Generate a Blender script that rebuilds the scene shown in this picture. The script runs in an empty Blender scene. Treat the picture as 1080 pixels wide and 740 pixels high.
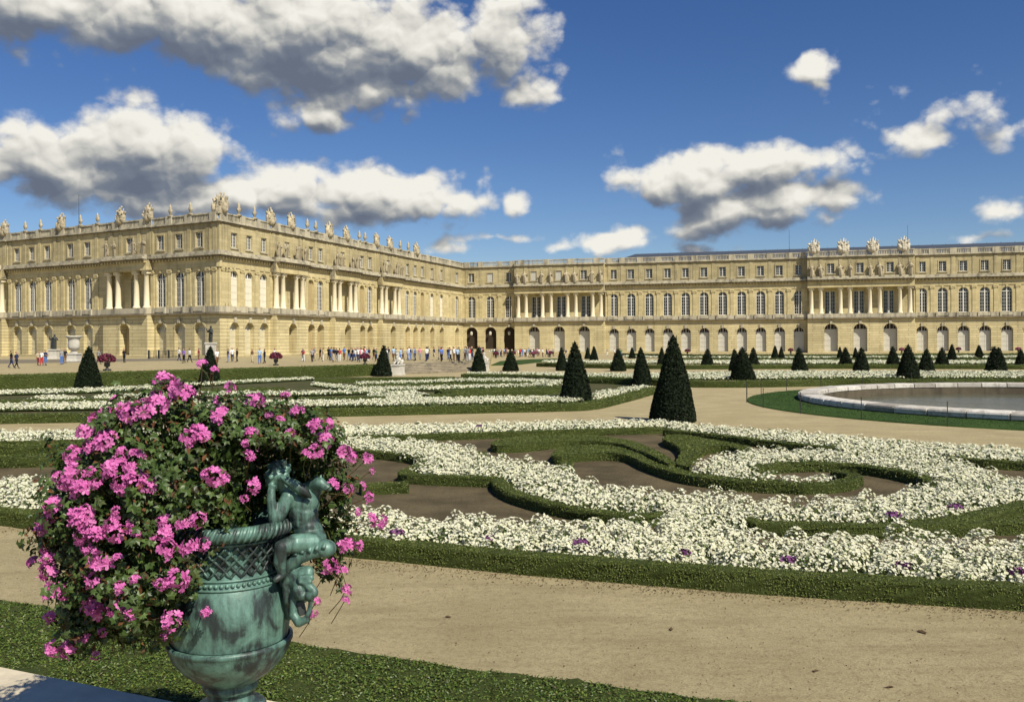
import bpy, bmesh, math, random
import numpy as np
from mathutils import Vector, Matrix, noise as mnoise
from mathutils.geometry import delaunay_2d_cdt

R = random.Random(7)
NP = np.random.default_rng(11)
S = bpy.context.scene
C = S.collection
rad = math.radians

# ------------------------------------------------------------------ camera
F = 960.0; CX = 540.0; CY = 357.0; EYE = 3.8; ROLL = 0.006
CAM = Vector((0, 0, EYE))
RT = Vector((math.cos(ROLL), 0, -math.sin(ROLL)))
UP = Vector((math.sin(ROLL), 0, math.cos(ROLL)))
FW = Vector((0, 1, 0))

def ray(px, py):
    return RT * ((px - CX) / F) + UP * ((CY - py) / F) + FW

def P(px, py, z=0.0):
    """ground point that the survey pixel looks at, on the level z"""
    d = ray(px, py)
    t = (z - EYE) / d.z
    return CAM + d * t

def Q(px, py, Y):
    """point at the distance Y in front of the camera"""
    return CAM + ray(px, py) * Y

cam = bpy.data.cameras.new('camera')
cam.sensor_width = 36; cam.sensor_fit = 'HORIZONTAL'
cam.lens = 36 * F / 1080
cam.shift_y = -13 / 1080
cam.clip_start = 0.1; cam.clip_end = 6000
co = bpy.data.objects.new('camera', cam); C.objects.link(co)
co.matrix_world = Matrix(((RT.x, UP.x, 0, 0), (RT.y, UP.y, -1, 0), (RT.z, UP.z, 0, EYE), (0, 0, 0, 1)))
S.camera = co

# ------------------------------------------------------------------ objects
def tag(o, label=None, cat=None, group=None, kind=None):
    if label: o['label'] = label
    if cat: o['category'] = cat
    if group: o['group'] = group
    if kind: o['kind'] = kind
    return o

def link(name, me, parent=None, M=None):
    o = bpy.data.objects.new(name, me)
    C.objects.link(o)
    if parent is not None: o.parent = parent
    if M is not None: o.matrix_basis = M
    return o

def empty(name, loc, label, cat, group=None):
    o = link(name, None)
    o.empty_display_size = 0.3
    o.location = loc
    return tag(o, label, cat, group)

def copy_tree(o, parent=None):
    c = o.copy(); C.objects.link(c)
    if parent is not None: c.parent = parent
    for ch in [x for x in KIDS.get(o.name, [])]:
        k = copy_tree(ch, c)
        KIDS.setdefault(c.name, []).append(k)
    return c
KIDS = {}
def kid(parent, o):
    KIDS.setdefault(parent.name, []).append(o); return o

class MB:
    """collects shapes into one mesh"""
    def __init__(s): s.v = []; s.f = []; s.m = []; s.cur = 0
    def add(s, vs, fs):
        b = len(s.v); s.v.extend([tuple(v) for v in vs])
        for f in fs: s.f.append(tuple(b + i for i in f)); s.m.append(s.cur)
    def quad(s, a, b, c, d): s.add([a, b, c, d], [(0, 1, 2, 3)])
    def box(s, x0, x1, y0, y1, z0, z1):
        s.add([(x0,y0,z0),(x1,y0,z0),(x1,y1,z0),(x0,y1,z0),(x0,y0,z1),(x1,y0,z1),(x1,y1,z1),(x0,y1,z1)],
              [(0,3,2,1),(4,5,6,7),(0,1,5,4),(1,2,6,5),(2,3,7,6),(3,0,4,7)])
    def bevbox(s, x0, x1, y0, y1, z0, z1, b):
        vs = []; 
        for z, e in ((z0, 0), (z1 - b, 0), (z1, b)):
            for (x, y) in ((x0+e, y0+e), (x1-e, y0+e), (x1-e, y1-e), (x0+e, y1-e)): vs.append((x, y, z))
        fs = [(3,2,1,0), (8,9,10,11)]
        for k in (0, 4):
            for i in range(4): fs.append((k+i, k+(i+1)%4, k+4+(i+1)%4, k+4+i))
        s.add(vs, fs)
    def lathe(s, prof, n=24, cx=0, cy=0, a0=0, mod=None, cap=True):
        vs = []
        for (z, r) in prof:
            for i in range(n):
                a = a0 + 2 * math.pi * i / n
                rr = r * (mod(a, z) if mod else 1)
                vs.append((cx + rr * math.cos(a), cy + rr * math.sin(a), z))
        fs = []
        for k in range(len(prof) - 1):
            for i in range(n):
                j = (i + 1) % n
                fs.append((k*n+i, k*n+j, (k+1)*n+j, (k+1)*n+i))
        if cap:
            fs.append(tuple(range(n - 1, -1, -1))); b = (len(prof)-1)*n
            fs.append(tuple(b + i for i in range(n)))
        s.add(vs, fs)
    def tube(s, pts, rs, n=8):
        pts = [Vector(p) for p in pts]
        if not isinstance(rs, (list, tuple)): rs = [rs] * len(pts)
        vs = []; ref = None
        for i, p in enumerate(pts):
            t = (pts[min(i+1, len(pts)-1)] - pts[max(i-1, 0)])
            t = t.normalized() if t.length > 1e-9 else Vector((0,0,1))
            if ref is None:
                ref = t.orthogonal().normalized()
            ref = (ref - t * ref.dot(t))
            ref = ref.normalized() if ref.length > 1e-6 else t.orthogonal().normalized()
            b = t.cross(ref)
            for k in range(n):
                a = 2 * math.pi * k / n
                vs.append(p + (ref * math.cos(a) + b * math.sin(a)) * rs[i])
        fs = [tuple(range(n-1, -1, -1)), tuple((len(pts)-1)*n + k for k in range(n))]
        for i in range(len(pts) - 1):
            for k in range(n):
                j = (k+1) % n
                fs.append((i*n+k, i*n+j, (i+1)*n+j, (i+1)*n+k))
        s.add(vs, fs)
    def ball(s, c, r, nu=10, nv=6, sc=(1,1,1)):
        vs = [(c[0], c[1], c[2] - r*sc[2])]
        for j in range(1, nv):
            ph = -math.pi/2 + math.pi * j / nv
            for i in range(nu):
                a = 2*math.pi*i/nu
                vs.append((c[0]+r*sc[0]*math.cos(ph)*math.cos(a), c[1]+r*sc[1]*math.cos(ph)*math.sin(a), c[2]+r*sc[2]*math.sin(ph)))
        vs.append((c[0], c[1], c[2] + r*sc[2]))
        fs = []
        for i in range(nu): fs.append((0, 1+(i+1)%nu, 1+i))
        for j in range(nv-2):
            for i in range(nu):
                a = 1+j*nu; b = a+nu
                fs.append((a+i, a+(i+1)%nu, b+(i+1)%nu, b+i))
        t = len(vs)-1; a = 1+(nv-2)*nu
        for i in range(nu): fs.append((a+i, a+(i+1)%nu, t))
        s.add(vs, fs)
    def mesh(s, name, mats, smooth=False):
        me = bpy.data.meshes.new(name)
        me.from_pydata(s.v, [], s.f)
        for m in (mats if isinstance(mats, (list, tuple)) else [mats]): me.materials.append(m)
        me.polygons.foreach_set('material_index', s.m)
        if smooth: me.polygons.foreach_set('use_smooth', [True] * len(s.f))
        me.update(); return me
    def build(s, name, mats, parent=None, M=None, smooth=False):
        return link(name, s.mesh(name, mats, smooth), parent, M)

def np_mesh(name, verts, faces, mats, midx=None, smooth=None):
    """verts (N,3); faces list of (n,k) int arrays"""
    me = bpy.data.meshes.new(name)
    verts = np.asarray(verts, np.float32)
    me.vertices.add(len(verts)); me.vertices.foreach_set('co', verts.ravel())
    loops = np.concatenate([f.ravel() for f in faces]).astype(np.int32)
    tot = np.concatenate([np.full(len(f), f.shape[1]) for f in faces]).astype(np.int32)
    start = np.concatenate([[0], np.cumsum(tot)[:-1]]).astype(np.int32)
    me.loops.add(len(loops)); me.loops.foreach_set('vertex_index', loops)
    me.polygons.add(len(tot)); me.polygons.foreach_set('loop_start', start)
    try: me.polygons.foreach_set('loop_total', tot)
    except Exception: pass
    for m in mats: me.materials.append(m)
    if midx is not None: me.polygons.foreach_set('material_index', np.asarray(midx, np.int32))
    me.polygons.foreach_set('use_smooth', np.zeros(len(tot), bool) if smooth is None else np.asarray(smooth, bool))
    me.update(calc_edges=True); me.validate()
    return me

class Bag:
    """numpy pieces (verts + equal sized faces + material) joined later into one mesh"""
    def __init__(s): s.V = []; s.F = {}; s.n = 0
    def add(s, v, f, m=0, smooth=False):
        f = np.asarray(f)
        if len(f) == 0: return
        s.V.append(np.asarray(v, np.float32)); s.F.setdefault((f.shape[1], m, smooth), []).append(f + s.n); s.n += len(v)
    def mesh(s, name, mats):
        fs, mi, sm = [], [], []
        for (k, m, b), lst in s.F.items():
            a = np.concatenate(lst); fs.append(a); mi.append(np.full(len(a), m)); sm.append(np.full(len(a), b))
        return np_mesh(name, np.concatenate(s.V), fs, mats, np.concatenate(mi), np.concatenate(sm))

def unit(a): return a / np.maximum(np.linalg.norm(a, axis=1, keepdims=True), 1e-9)

def frames(N, tilt=0.6):
    """random tangent frames about normals N, normals shaken by tilt"""
    n = unit(N + NP.normal(0, tilt, N.shape))
    r = NP.normal(0, 1, N.shape)
    t = unit(np.cross(n, r)); b = np.cross(n, t)
    return t, b, n

def leaves(bag, Pp, N, size, mat=0, tilt=0.6, aspect=0.55, fold=0.15):
    """a rhombic leaf at each point"""
    k = len(Pp)
    if k == 0: return
    t, b, n = frames(N, tilt)
    s = (size * NP.uniform(0.65, 1.3, (k, 1)))
    v = np.stack([Pp - t*s*.5, Pp - b*s*aspect*.5 + n*s*fold, Pp + t*s*.5, Pp + b*s*aspect*.5 + n*s*fold], 1).reshape(-1, 3)
    f = np.arange(4*k).reshape(-1, 4)
    bag.add(v, f, mat)

def blossoms(bag, Pp, N, size, mat=0, tilt=0.5, petals=5):
    """small open flowers: shallow faceted cups"""
    k = len(Pp)
    if k == 0: return
    t, b, n = frames(N, tilt)
    s = size * NP.uniform(0.7, 1.25, (k, 1))
    vs = [Pp]
    for i in range(petals):
        a = 2*math.pi*i/petals
        w = NP.uniform(0.8, 1.2, (k, 1))
        vs.append(Pp + (t*math.cos(a) + b*math.sin(a))*s*w + n*s*NP.uniform(0.0, .5, (k, 1)))
    v = np.stack(vs, 1).reshape(-1, 3)
    base = (np.arange(k) * (petals+1))[:, None]
    f = np.concatenate([base + np.array([[0, 1+i, 1+(i+1) % petals]]) for i in range(petals)])
    bag.add(v, f, mat)

def in_poly(pts, poly):
    x, y = pts[:, 0], pts[:, 1]; c = np.zeros(len(pts), bool)
    n = len(poly); j = n-1
    for i in range(n):
        xi, yi = poly[i]; xj, yj = poly[j]
        if yi != yj:
            c ^= ((yi > y) != (yj > y)) & (x < (xj-xi)*(y-yi)/(yj-yi) + xi)
        j = i
    return c

def smooth_line(pts, step=0.3, closed=False):
    pts = [Vector(p) for p in pts]; n = len(pts); out = []
    rng = range(n if closed else n-1)
    for i in rng:
        p1, p2 = pts[i], pts[(i+1) % n]
        p0 = pts[(i-1) % n] if (closed or i > 0) else p1*2 - p2
        p3 = pts[(i+2) % n] if (closed or i+2 < n) else p2*2 - p1
        k = max(1, int((p2-p1).length/step))
        for q in range(k):
            t = q/k
            out.append(0.5*((2*p1) + (p2-p0)*t + (2*p0-5*p1+4*p2-p3)*t*t + (3*p1-p0-3*p2+p3)*t**3))
    if not closed: out.append(pts[-1])
    return out

def fused(caps, voxel, mats, name='figure', smooth_iter=3):
    """union of tapered capsules as one continuous surface; a capsule's last entry is its material index"""
    mb = MB()
    for (a, ra, b, rb, m) in caps:
        a, b = Vector(a), Vector(b); L = (b-a).length
        k = max(2, int(L / (min(ra, rb)*0.45)) + 1) if L > 1e-6 else 1
        for i in range(k):
            t = i/(k-1) if k > 1 else 0
            mb.ball(a.lerp(b, t), ra+(rb-ra)*t, 10, 7)
    tmp = link('tmp', mb.mesh('tmp', []))
    md = tmp.modifiers.new('r', 'REMESH'); md.mode = 'VOXEL'; md.voxel_size = voxel
    sm = tmp.modifiers.new('s', 'SMOOTH'); sm.iterations = smooth_iter; sm.factor = 0.5
    dg = bpy.context.evaluated_depsgraph_get()
    me = bpy.data.meshes.new_from_object(tmp.evaluated_get(dg))
    old = tmp.data; bpy.data.objects.remove(tmp); bpy.data.meshes.remove(old)
    me.name = name
    me.materials.clear()
    for m in mats: me.materials.append(m)
    if len(mats) > 1:
        n = len(me.polygons); c = np.empty(n*3, np.float32); me.polygons.foreach_get('center', c); c = c.reshape(-1, 3)
        best = np.full(n, 1e9); mi = np.zeros(n, np.int32)
        for (a, ra, b, rb, m) in caps:
            a, b = np.array(a), np.array(b); d = b-a; L2 = max(float(d@d), 1e-9)
            t = np.clip(((c-a)@d)/L2, 0, 1)
            dist = np.linalg.norm(c-(a+t[:, None]*d), axis=1) - (ra+(rb-ra)*t)
            q = dist < best; best[q] = dist[q]; mi[q] = m
        me.polygons.foreach_set('material_index', mi)
    me.polygons.foreach_set('use_smooth', np.ones(len(me.polygons), bool))
    me.update(); return me

# ------------------------------------------------------------------ materials
class NT:
    def __init__(s, tree): s.t = tree; s.n = tree.nodes; s.l = tree.links
    def new(s, typ, **kw):
        n = s.n.new(typ)
        for k, v in kw.items(): setattr(n, k, v)
        return n
    def set(s, sock, v):
        if isinstance(v, bpy.types.NodeSocket): s.l.new(v, sock)
        else: sock.default_value = v
    def math(s, op, a, b=None, c=None, clamp=False):
        n = s.new('ShaderNodeMath', operation=op, use_clamp=clamp)
        s.set(n.inputs[0], a)
        if b is not None: s.set(n.inputs[1], b)
        if c is not None: s.set(n.inputs[2], c)
        return n.outputs[0]
    def vmath(s, op, a, b=None, c=None):
        n = s.new('ShaderNodeVectorMath', operation=op)
        s.set(n.inputs[0], a)
        if b is not None: s.set(n.inputs[1], b)
        if c is not None: s.set(n.inputs[2], c)
        return n.outputs[1] if op in ('LENGTH', 'DOT_PRODUCT', 'DISTANCE') else n.outputs[0]
    def noise(s, vec, scale, detail=4, rough=0.55, dist=0.0):
        n = s.new('ShaderNodeTexNoise')
        if vec is not None: s.l.new(vec, n.inputs['Vector'])
        n.inputs['Scale'].default_value = scale; n.inputs['Detail'].default_value = detail
        n.inputs['Roughness'].default_value = rough; n.inputs['Distortion'].default_value = dist
        return n
    def ramp(s, fac, stops, interp='LINEAR'):
        n = s.new('ShaderNodeValToRGB'); r = n.color_ramp; r.interpolation = interp
        while len(r.elements) < len(stops): r.elements.new(0.5)
        for e, (p, c) in zip(r.elements, stops):
            e.position = p; e.color = (*c, 1) if len(c) == 3 else c
        s.l.new(fac, n.inputs[0]); return n.outputs[0]
    def mix(s, fac, a, b, blend='MIX'):
        n = s.new('ShaderNodeMix', data_type='RGBA', blend_type=blend)
        s.set(n.inputs[0], fac)
        for sock, v in ((n.inputs[6], a), (n.inputs[7], b)):
            if isinstance(v, tuple) and len(v) == 3: v = (*v, 1)
            s.set(sock, v)
        return n.outputs[2]
    def smooth(s, x, a, b):
        n = s.new('ShaderNodeMapRange', interpolation_type='SMOOTHSTEP')
        s.set(n.inputs[0], x); n.inputs[1].default_value = a; n.inputs[2].default_value = b
        return n.outputs[0]

def material(name, rough=0.8, spec=0.3):
    m = bpy.data.materials.new(name); m.use_nodes = True
    nt = NT(m.node_tree); b = nt.n['Principled BSDF']
    b.inputs['Roughness'].default_value = rough
    b.inputs['Specular IOR Level'].default_value = spec
    return m, nt, b

def coords(nt, scale=None):
    o = nt.new('ShaderNodeTexCoord').outputs['Object']
    if scale:
        mp = nt.new('ShaderNodeMapping'); nt.l.new(o, mp.inputs[0]); mp.inputs['Scale'].default_value = scale
        return mp.outputs[0]
    return o

def bump(nt, b, h, strength=0.4, dist=0.05):
    n = nt.new('ShaderNodeBump'); n.inputs['Strength'].default_value = strength; n.inputs['Distance'].default_value = dist
    nt.l.new(h, n.inputs['Height']); nt.l.new(n.outputs[0], b.inputs['Normal'])

def sc3(c, k): return tuple(min(1, x*k) for x in c)

def mat_stone(name, col, stain=(0.16, 0.14, 0.10), stain_amt=0.5, courses=None, stain_lo=0.45, big=0.12):
    m, nt, b = material(name, 0.88, 0.2)
    o = coords(nt)
    n1 = nt.noise(o, big, 5, 0.6); n2 = nt.noise(o, 1.3, 5, 0.65)
    st = nt.noise(coords(nt, (0.9, 0.9, 0.12)), 1.0, 6, 0.7)
    c = nt.mix(nt.smooth(n1.outputs[0], 0.35, 0.65), sc3(col, 0.86), sc3(col, 1.1))
    c = nt.mix(nt.math('MULTIPLY', nt.smooth(n2.outputs[0], 0.4, 0.75), 0.35), c, sc3(col, 0.7))
    c = nt.mix(nt.math('MULTIPLY', nt.smooth(st.outputs[0], stain_lo, 0.75), stain_amt), c, stain)
    h = n2.outputs[0]
    if courses:
        w, hh, mo, dark = courses
        sep = nt.new('ShaderNodeSeparateXYZ'); nt.l.new(o, sep.inputs[0])
        cmb = nt.new('ShaderNodeCombineXYZ'); nt.l.new(sep.outputs[0], cmb.inputs[0]); nt.l.new(sep.outputs[2], cmb.inputs[1])
        br = nt.new('ShaderNodeTexBrick'); nt.l.new(cmb.outputs[0], br.inputs['Vector'])
        br.inputs['Scale'].default_value = 1; br.inputs['Brick Width'].default_value = w; br.inputs['Row Height'].default_value = hh
        br.inputs['Mortar Size'].default_value = mo; br.inputs['Mortar Smooth'].default_value = 0.3
        br.inputs['Color1'].default_value = (1, 1, 1, 1); br.inputs['Color2'].default_value = (0.84, 0.83, 0.8, 1)
        br.inputs['Mortar'].default_value = (dark, dark, dark, 1)
        c = nt.mix(1.0, c, br.outputs['Color'], 'MULTIPLY')
        inv = nt.math('SUBTRACT', 1.0, br.outputs['Fac'])
        h = nt.math('MULTIPLY_ADD', inv, 1.0, nt.math('MULTIPLY', n2.outputs[0], 0.15))
    nt.l.new(c, b.inputs['Base Color'])
    bump(nt, b, h, 0.5, 0.06)
    return m

def mat_plain(name, col, rough=0.8, spec=0.3, var=0.2, scale=3.0):
    m, nt, b = material(name, rough, spec)
    n = nt.noise(coords(nt), scale, 4, 0.6)
    nt.l.new(nt.mix(n.outputs[0], sc3(col, 1-var), sc3(col, 1+var)), b.inputs['Base Color'])
    return m

def mat_leaf(name, cols, rough=0.55, spec=0.35, trans=0.0, patch=None):
    """colour differs from leaf to leaf"""
    m, nt, b = material(name, rough, spec)
    g = nt.new('ShaderNodeNewGeometry').outputs['Random Per Island']
    k = len(cols)
    c = nt.ramp(g, [(i/max(1, k-1), col) for i, col in enumerate(cols)])
    if patch:
        n = nt.noise(coords(nt), patch, 3, 0.6)
        c = nt.mix(nt.math('MULTIPLY', nt.smooth(n.outputs[0], 0.35, 0.7), 0.6), c, tuple(x*0.55 for x in cols[0]))
    nt.l.new(c, b.inputs['Base Color'])
    if trans:
        tb = nt.new('ShaderNodeBsdfTranslucent'); nt.l.new(c, tb.inputs[0])
        mx = nt.new('ShaderNodeMixShader'); mx.inputs[0].default_value = trans
        nt.l.new(b.outputs[0], mx.inputs[1]); nt.l.new(tb.outputs[0], mx.inputs[2])
        nt.l.new(mx.outputs[0], nt.n['Material Output'].inputs[0])
    return m

M = {}
ST = (0.63, 0.535, 0.295)
M['stone'] = mat_stone('honey_stone', ST, stain=(0.2, 0.165, 0.1), stain_amt=0.55, stain_lo=0.48, courses=(1.9, 0.62, 0.012, 0.8))
M['rustic'] = mat_stone('rusticated_stone', (0.655, 0.56, 0.315), stain=(0.25, 0.2, 0.12), stain_amt=0.45, stain_lo=0.48, courses=(4.2, 0.56, 0.045, 0.5))
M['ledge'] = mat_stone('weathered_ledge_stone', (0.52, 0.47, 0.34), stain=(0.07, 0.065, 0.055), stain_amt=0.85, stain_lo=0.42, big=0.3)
M['attic'] = mat_stone('weathered_attic_stone', (0.51, 0.435, 0.245), stain=(0.10, 0.09, 0.07), stain_amt=0.6, courses=(2.0, 0.6, 0.012, 0.8))
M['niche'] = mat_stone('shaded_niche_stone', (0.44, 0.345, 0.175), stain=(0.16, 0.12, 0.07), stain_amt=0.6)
M['shade_stone'] = mat_stone('shade_dark_stone', (0.24, 0.20, 0.135), stain=(0.05, 0.045, 0.04), stain_amt=0.8, stain_lo=0.42, big=0.3)  # shade of ledges and risers put into the base colour, mottled with stains
M['figure'] = mat_stone('grey_weathered_figure', (0.34, 0.29, 0.19), stain=(0.07, 0.06, 0.05), stain_amt=0.75, stain_lo=0.4, big=1.0)
M['column'] = mat_stone('pale_column_stone', (0.80, 0.71, 0.50), stain_amt=0.15)
M['statue'] = mat_stone('lichen_statue_stone', (0.50, 0.43, 0.29), stain=(0.10, 0.09, 0.07), stain_amt=0.75, stain_lo=0.4, big=1.0)
M['pale_statue'] = mat_stone('pale_carved_stone', (0.66, 0.60, 0.46), stain=(0.14, 0.12, 0.09), stain_amt=0.75, stain_lo=.42, big=1.0)
M['marble'] = mat_stone('white_marble', (0.60, 0.57, 0.49), stain=(0.3, 0.27, 0.2), stain_amt=0.35, big=1.0)
M['rim'] = mat_stone('basin_marble', (0.62, 0.57, 0.49), stain=(0.13, 0.11, 0.085), stain_amt=0.85, stain_lo=0.42, big=1.2)
M['parapet'] = mat_stone('parapet_limestone', (0.60, 0.525, 0.38), stain=(0.22, 0.2, 0.17), stain_amt=0.6, big=2.0)
M['roof'] = mat_plain('blue_grey_slate', (0.065, 0.075, 0.09), 0.5, 0.4, 0.2, 2.0)
M['glass'] = mat_plain('dark_window_glass', (0.018, 0.02, 0.022), 0.1, 0.5, 0.4, 0.6)
M['frame'] = mat_plain('white_window_paint', (0.66, 0.64, 0.57), 0.6, 0.3, 0.08)
M['shutter'] = mat_plain('off_white_shutter_paint', (0.58, 0.555, 0.47), 0.7, 0.3, 0.1, 1.5)
M['shutter_y'] = mat_plain('cream_shutter_paint', (0.60, 0.54, 0.36), 0.75, 0.3, 0.15, 1.5)
M['shutter_w'] = mat_plain('white_shutter_paint', (0.74, 0.69, 0.54), 0.7, 0.3, 0.06, 1.5)  # whiter paint, for the arched windows of the south front
M['dark'] = mat_plain('passage_shade', (0.05, 0.038, 0.026), 0.9, 0.1)  # flat pane whose dark colour stands for shade inside an open passage
M['iron'] = mat_plain('dark_iron', (0.03, 0.03, 0.03), 0.5, 0.4)
M['dbronze'] = mat_plain('dark_bronze', (0.03, 0.035, 0.032), 0.45, 0.5, 0.4, 5)
# ------------------------------------------------------------------ ground materials
def mat_gravel():
    m, nt, b = material('sand_gravel', 0.95, 0.1)
    o = coords(nt)
    n1 = nt.noise(o, 0.45, 8, 0.72, .4); n2 = nt.noise(o, 9, 5, 0.7); n3 = nt.noise(o, 34, 5, 0.85)
    tr = nt.noise(coords(nt, (0.5, 2.2, 1)), 0.8, 5, 0.65)
    c = nt.mix(nt.smooth(n1.outputs[0], 0.3, 0.7), (0.388, 0.32, 0.175), (0.497, 0.418, 0.238))
    c = nt.mix(nt.math('MULTIPLY', nt.smooth(n2.outputs[0], 0.45, 0.7), 0.6), c, (0.25, 0.20, 0.105))
    c = nt.mix(nt.math('MULTIPLY', nt.smooth(tr.outputs[0], 0.47, 0.68), 0.5), c, (0.28, 0.225, 0.12))
    c = nt.mix(nt.math('MULTIPLY', nt.smooth(n3.outputs[0], 0.5, 0.66), 0.75), c, (0.15, 0.12, 0.065))
    c = nt.mix(nt.math('MULTIPLY', nt.smooth(n3.outputs[0], 0.46, 0.32), 0.6), c, (0.60, 0.52, 0.33))
    nt.l.new(c, b.inputs['Base Color'])
    h = nt.math('ADD', nt.math('MULTIPLY', n2.outputs[0], 0.5), n3.outputs[0])
    bump(nt, b, h, 0.9, 0.03)
    return m
def mat_soil():
    m, nt, b = material('bare_soil', 0.95, 0.1)
    o = coords(nt)
    n1 = nt.noise(o, 0.6, 6, 0.7); n2 = nt.noise(o, 12, 6, 0.75)
    c = nt.mix(nt.smooth(n1.outputs[0], 0.3, 0.7), (0.08, 0.064, 0.036), (0.155, 0.124, 0.07))
    c = nt.mix(nt.math('MULTIPLY', nt.smooth(n2.outputs[0], 0.5, 0.7), 0.6), c, (0.05, 0.034, 0.02))
    c = nt.mix(nt.math('MULTIPLY', nt.smooth(n2.outputs[0], 0.36, 0.28), 0.6), c, (0.27, 0.21, 0.13))
    nt.l.new(c, b.inputs['Base Color']); bump(nt, b, n2.outputs[0], 0.9, 0.06)
    return m
def mat_turf(name, a, c2, sc=1.0):
    m, nt, b = material(name, 0.9, 0.15)
    o = coords(nt)
    n1 = nt.noise(o, 0.5*sc, 5, 0.65); n2 = nt.noise(o, 14*sc, 4, 0.75)
    c = nt.mix(nt.smooth(n1.outputs[0], 0.3, 0.7), a, c2)
    c = nt.mix(nt.math('MULTIPLY', nt.smooth(n2.outputs[0], 0.48, 0.68), 0.6), c, sc3(a, 0.4))
    nt.l.new(c, b.inputs['Base Color']); bump(nt, b, n2.outputs[0], 0.8, 0.05)
    return m
M['gravel'] = mat_gravel(); M['soil'] = mat_soil()
M['turf'] = mat_turf('mown_turf', (0.03, 0.06, 0.013), (0.052, 0.095, 0.02))
M['bedturf'] = mat_turf('bed_ground', (0.055, 0.07, 0.022), (0.10, 0.085, 0.04))
M['hedge'] = mat_turf('box_hedge_inside', (0.04, 0.055, 0.012), (0.065, 0.082, 0.02), 1.5)
M['hleaf'] = mat_leaf('box_leaf', [(0.06, 0.088, 0.015), (0.12, 0.155, 0.028), (0.085, 0.118, 0.022), (0.16, 0.165, 0.045), (0.095, 0.128, 0.022)], 0.5, 0.3)
M['gleaf'] = mat_leaf('ground_cover_leaf', [(0.036, 0.07, 0.011), (0.09, 0.145, 0.022), (0.06, 0.102, 0.016), (0.15, 0.185, 0.036), (0.042, 0.078, 0.012), (0.07, 0.055, 0.018)], 0.45, 0.35)
M['white'] = mat_leaf('white_petal', [(0.80, 0.78, 0.56), (0.88, 0.86, 0.68), (0.84, 0.82, 0.62), (0.76, 0.76, 0.48)], 0.7, 0.2, 0.35)
M['fleaf'] = mat_leaf('begonia_leaf', [(0.06, 0.10, 0.022), (0.13, 0.18, 0.05), (0.08, 0.125, 0.03)], 0.5, 0.3)
M['purple'] = mat_leaf('purple_petal', [(0.16, 0.05, 0.15), (0.24, 0.09, 0.23), (0.12, 0.04, 0.11)], 0.7, 0.2)
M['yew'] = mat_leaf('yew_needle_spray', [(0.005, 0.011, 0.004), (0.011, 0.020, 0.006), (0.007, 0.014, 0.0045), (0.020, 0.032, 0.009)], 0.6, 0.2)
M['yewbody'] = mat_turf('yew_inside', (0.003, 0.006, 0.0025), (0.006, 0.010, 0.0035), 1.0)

def sheet(name, pts, z, mat, kind='structure', skirt=None):
    """flat polygon; skirt = level its edge drops to"""
    n = len(pts)
    vs = [(p[0], p[1], z) for p in pts]; fs = [tuple(range(n))]
    if skirt is not None:
        vs += [(p[0], p[1], skirt) for p in pts]
        fs += [(i, n+i, n+(i+1) % n, (i+1) % n) for i in range(n)]
    me = bpy.data.meshes.new(name); me.from_pydata(vs, [], fs); me.materials.append(mat); me.update()
    return tag(link(name, me), kind=kind)

# one gravel sheet to the horizon
g = MB(); HC = (31.3, 50.4); HR = 13.9; nh = 96
for i in range(nh):   # the sheet leaves the pool open
    a0, a1 = 2*math.pi*i/nh, 2*math.pi*(i+1)/nh
    rr = (HR, 25, 60, 250, 3500)
    for r0, r1 in zip(rr[:-1], rr[1:]):
        g.quad(*[(HC[0]+r*math.cos(a), HC[1]+r*math.sin(a), 0) for r, a in ((r0, a0), (r1, a0), (r1, a1), (r0, a1))])
tag(g.build('ground', M['gravel']), kind='structure')

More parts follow.
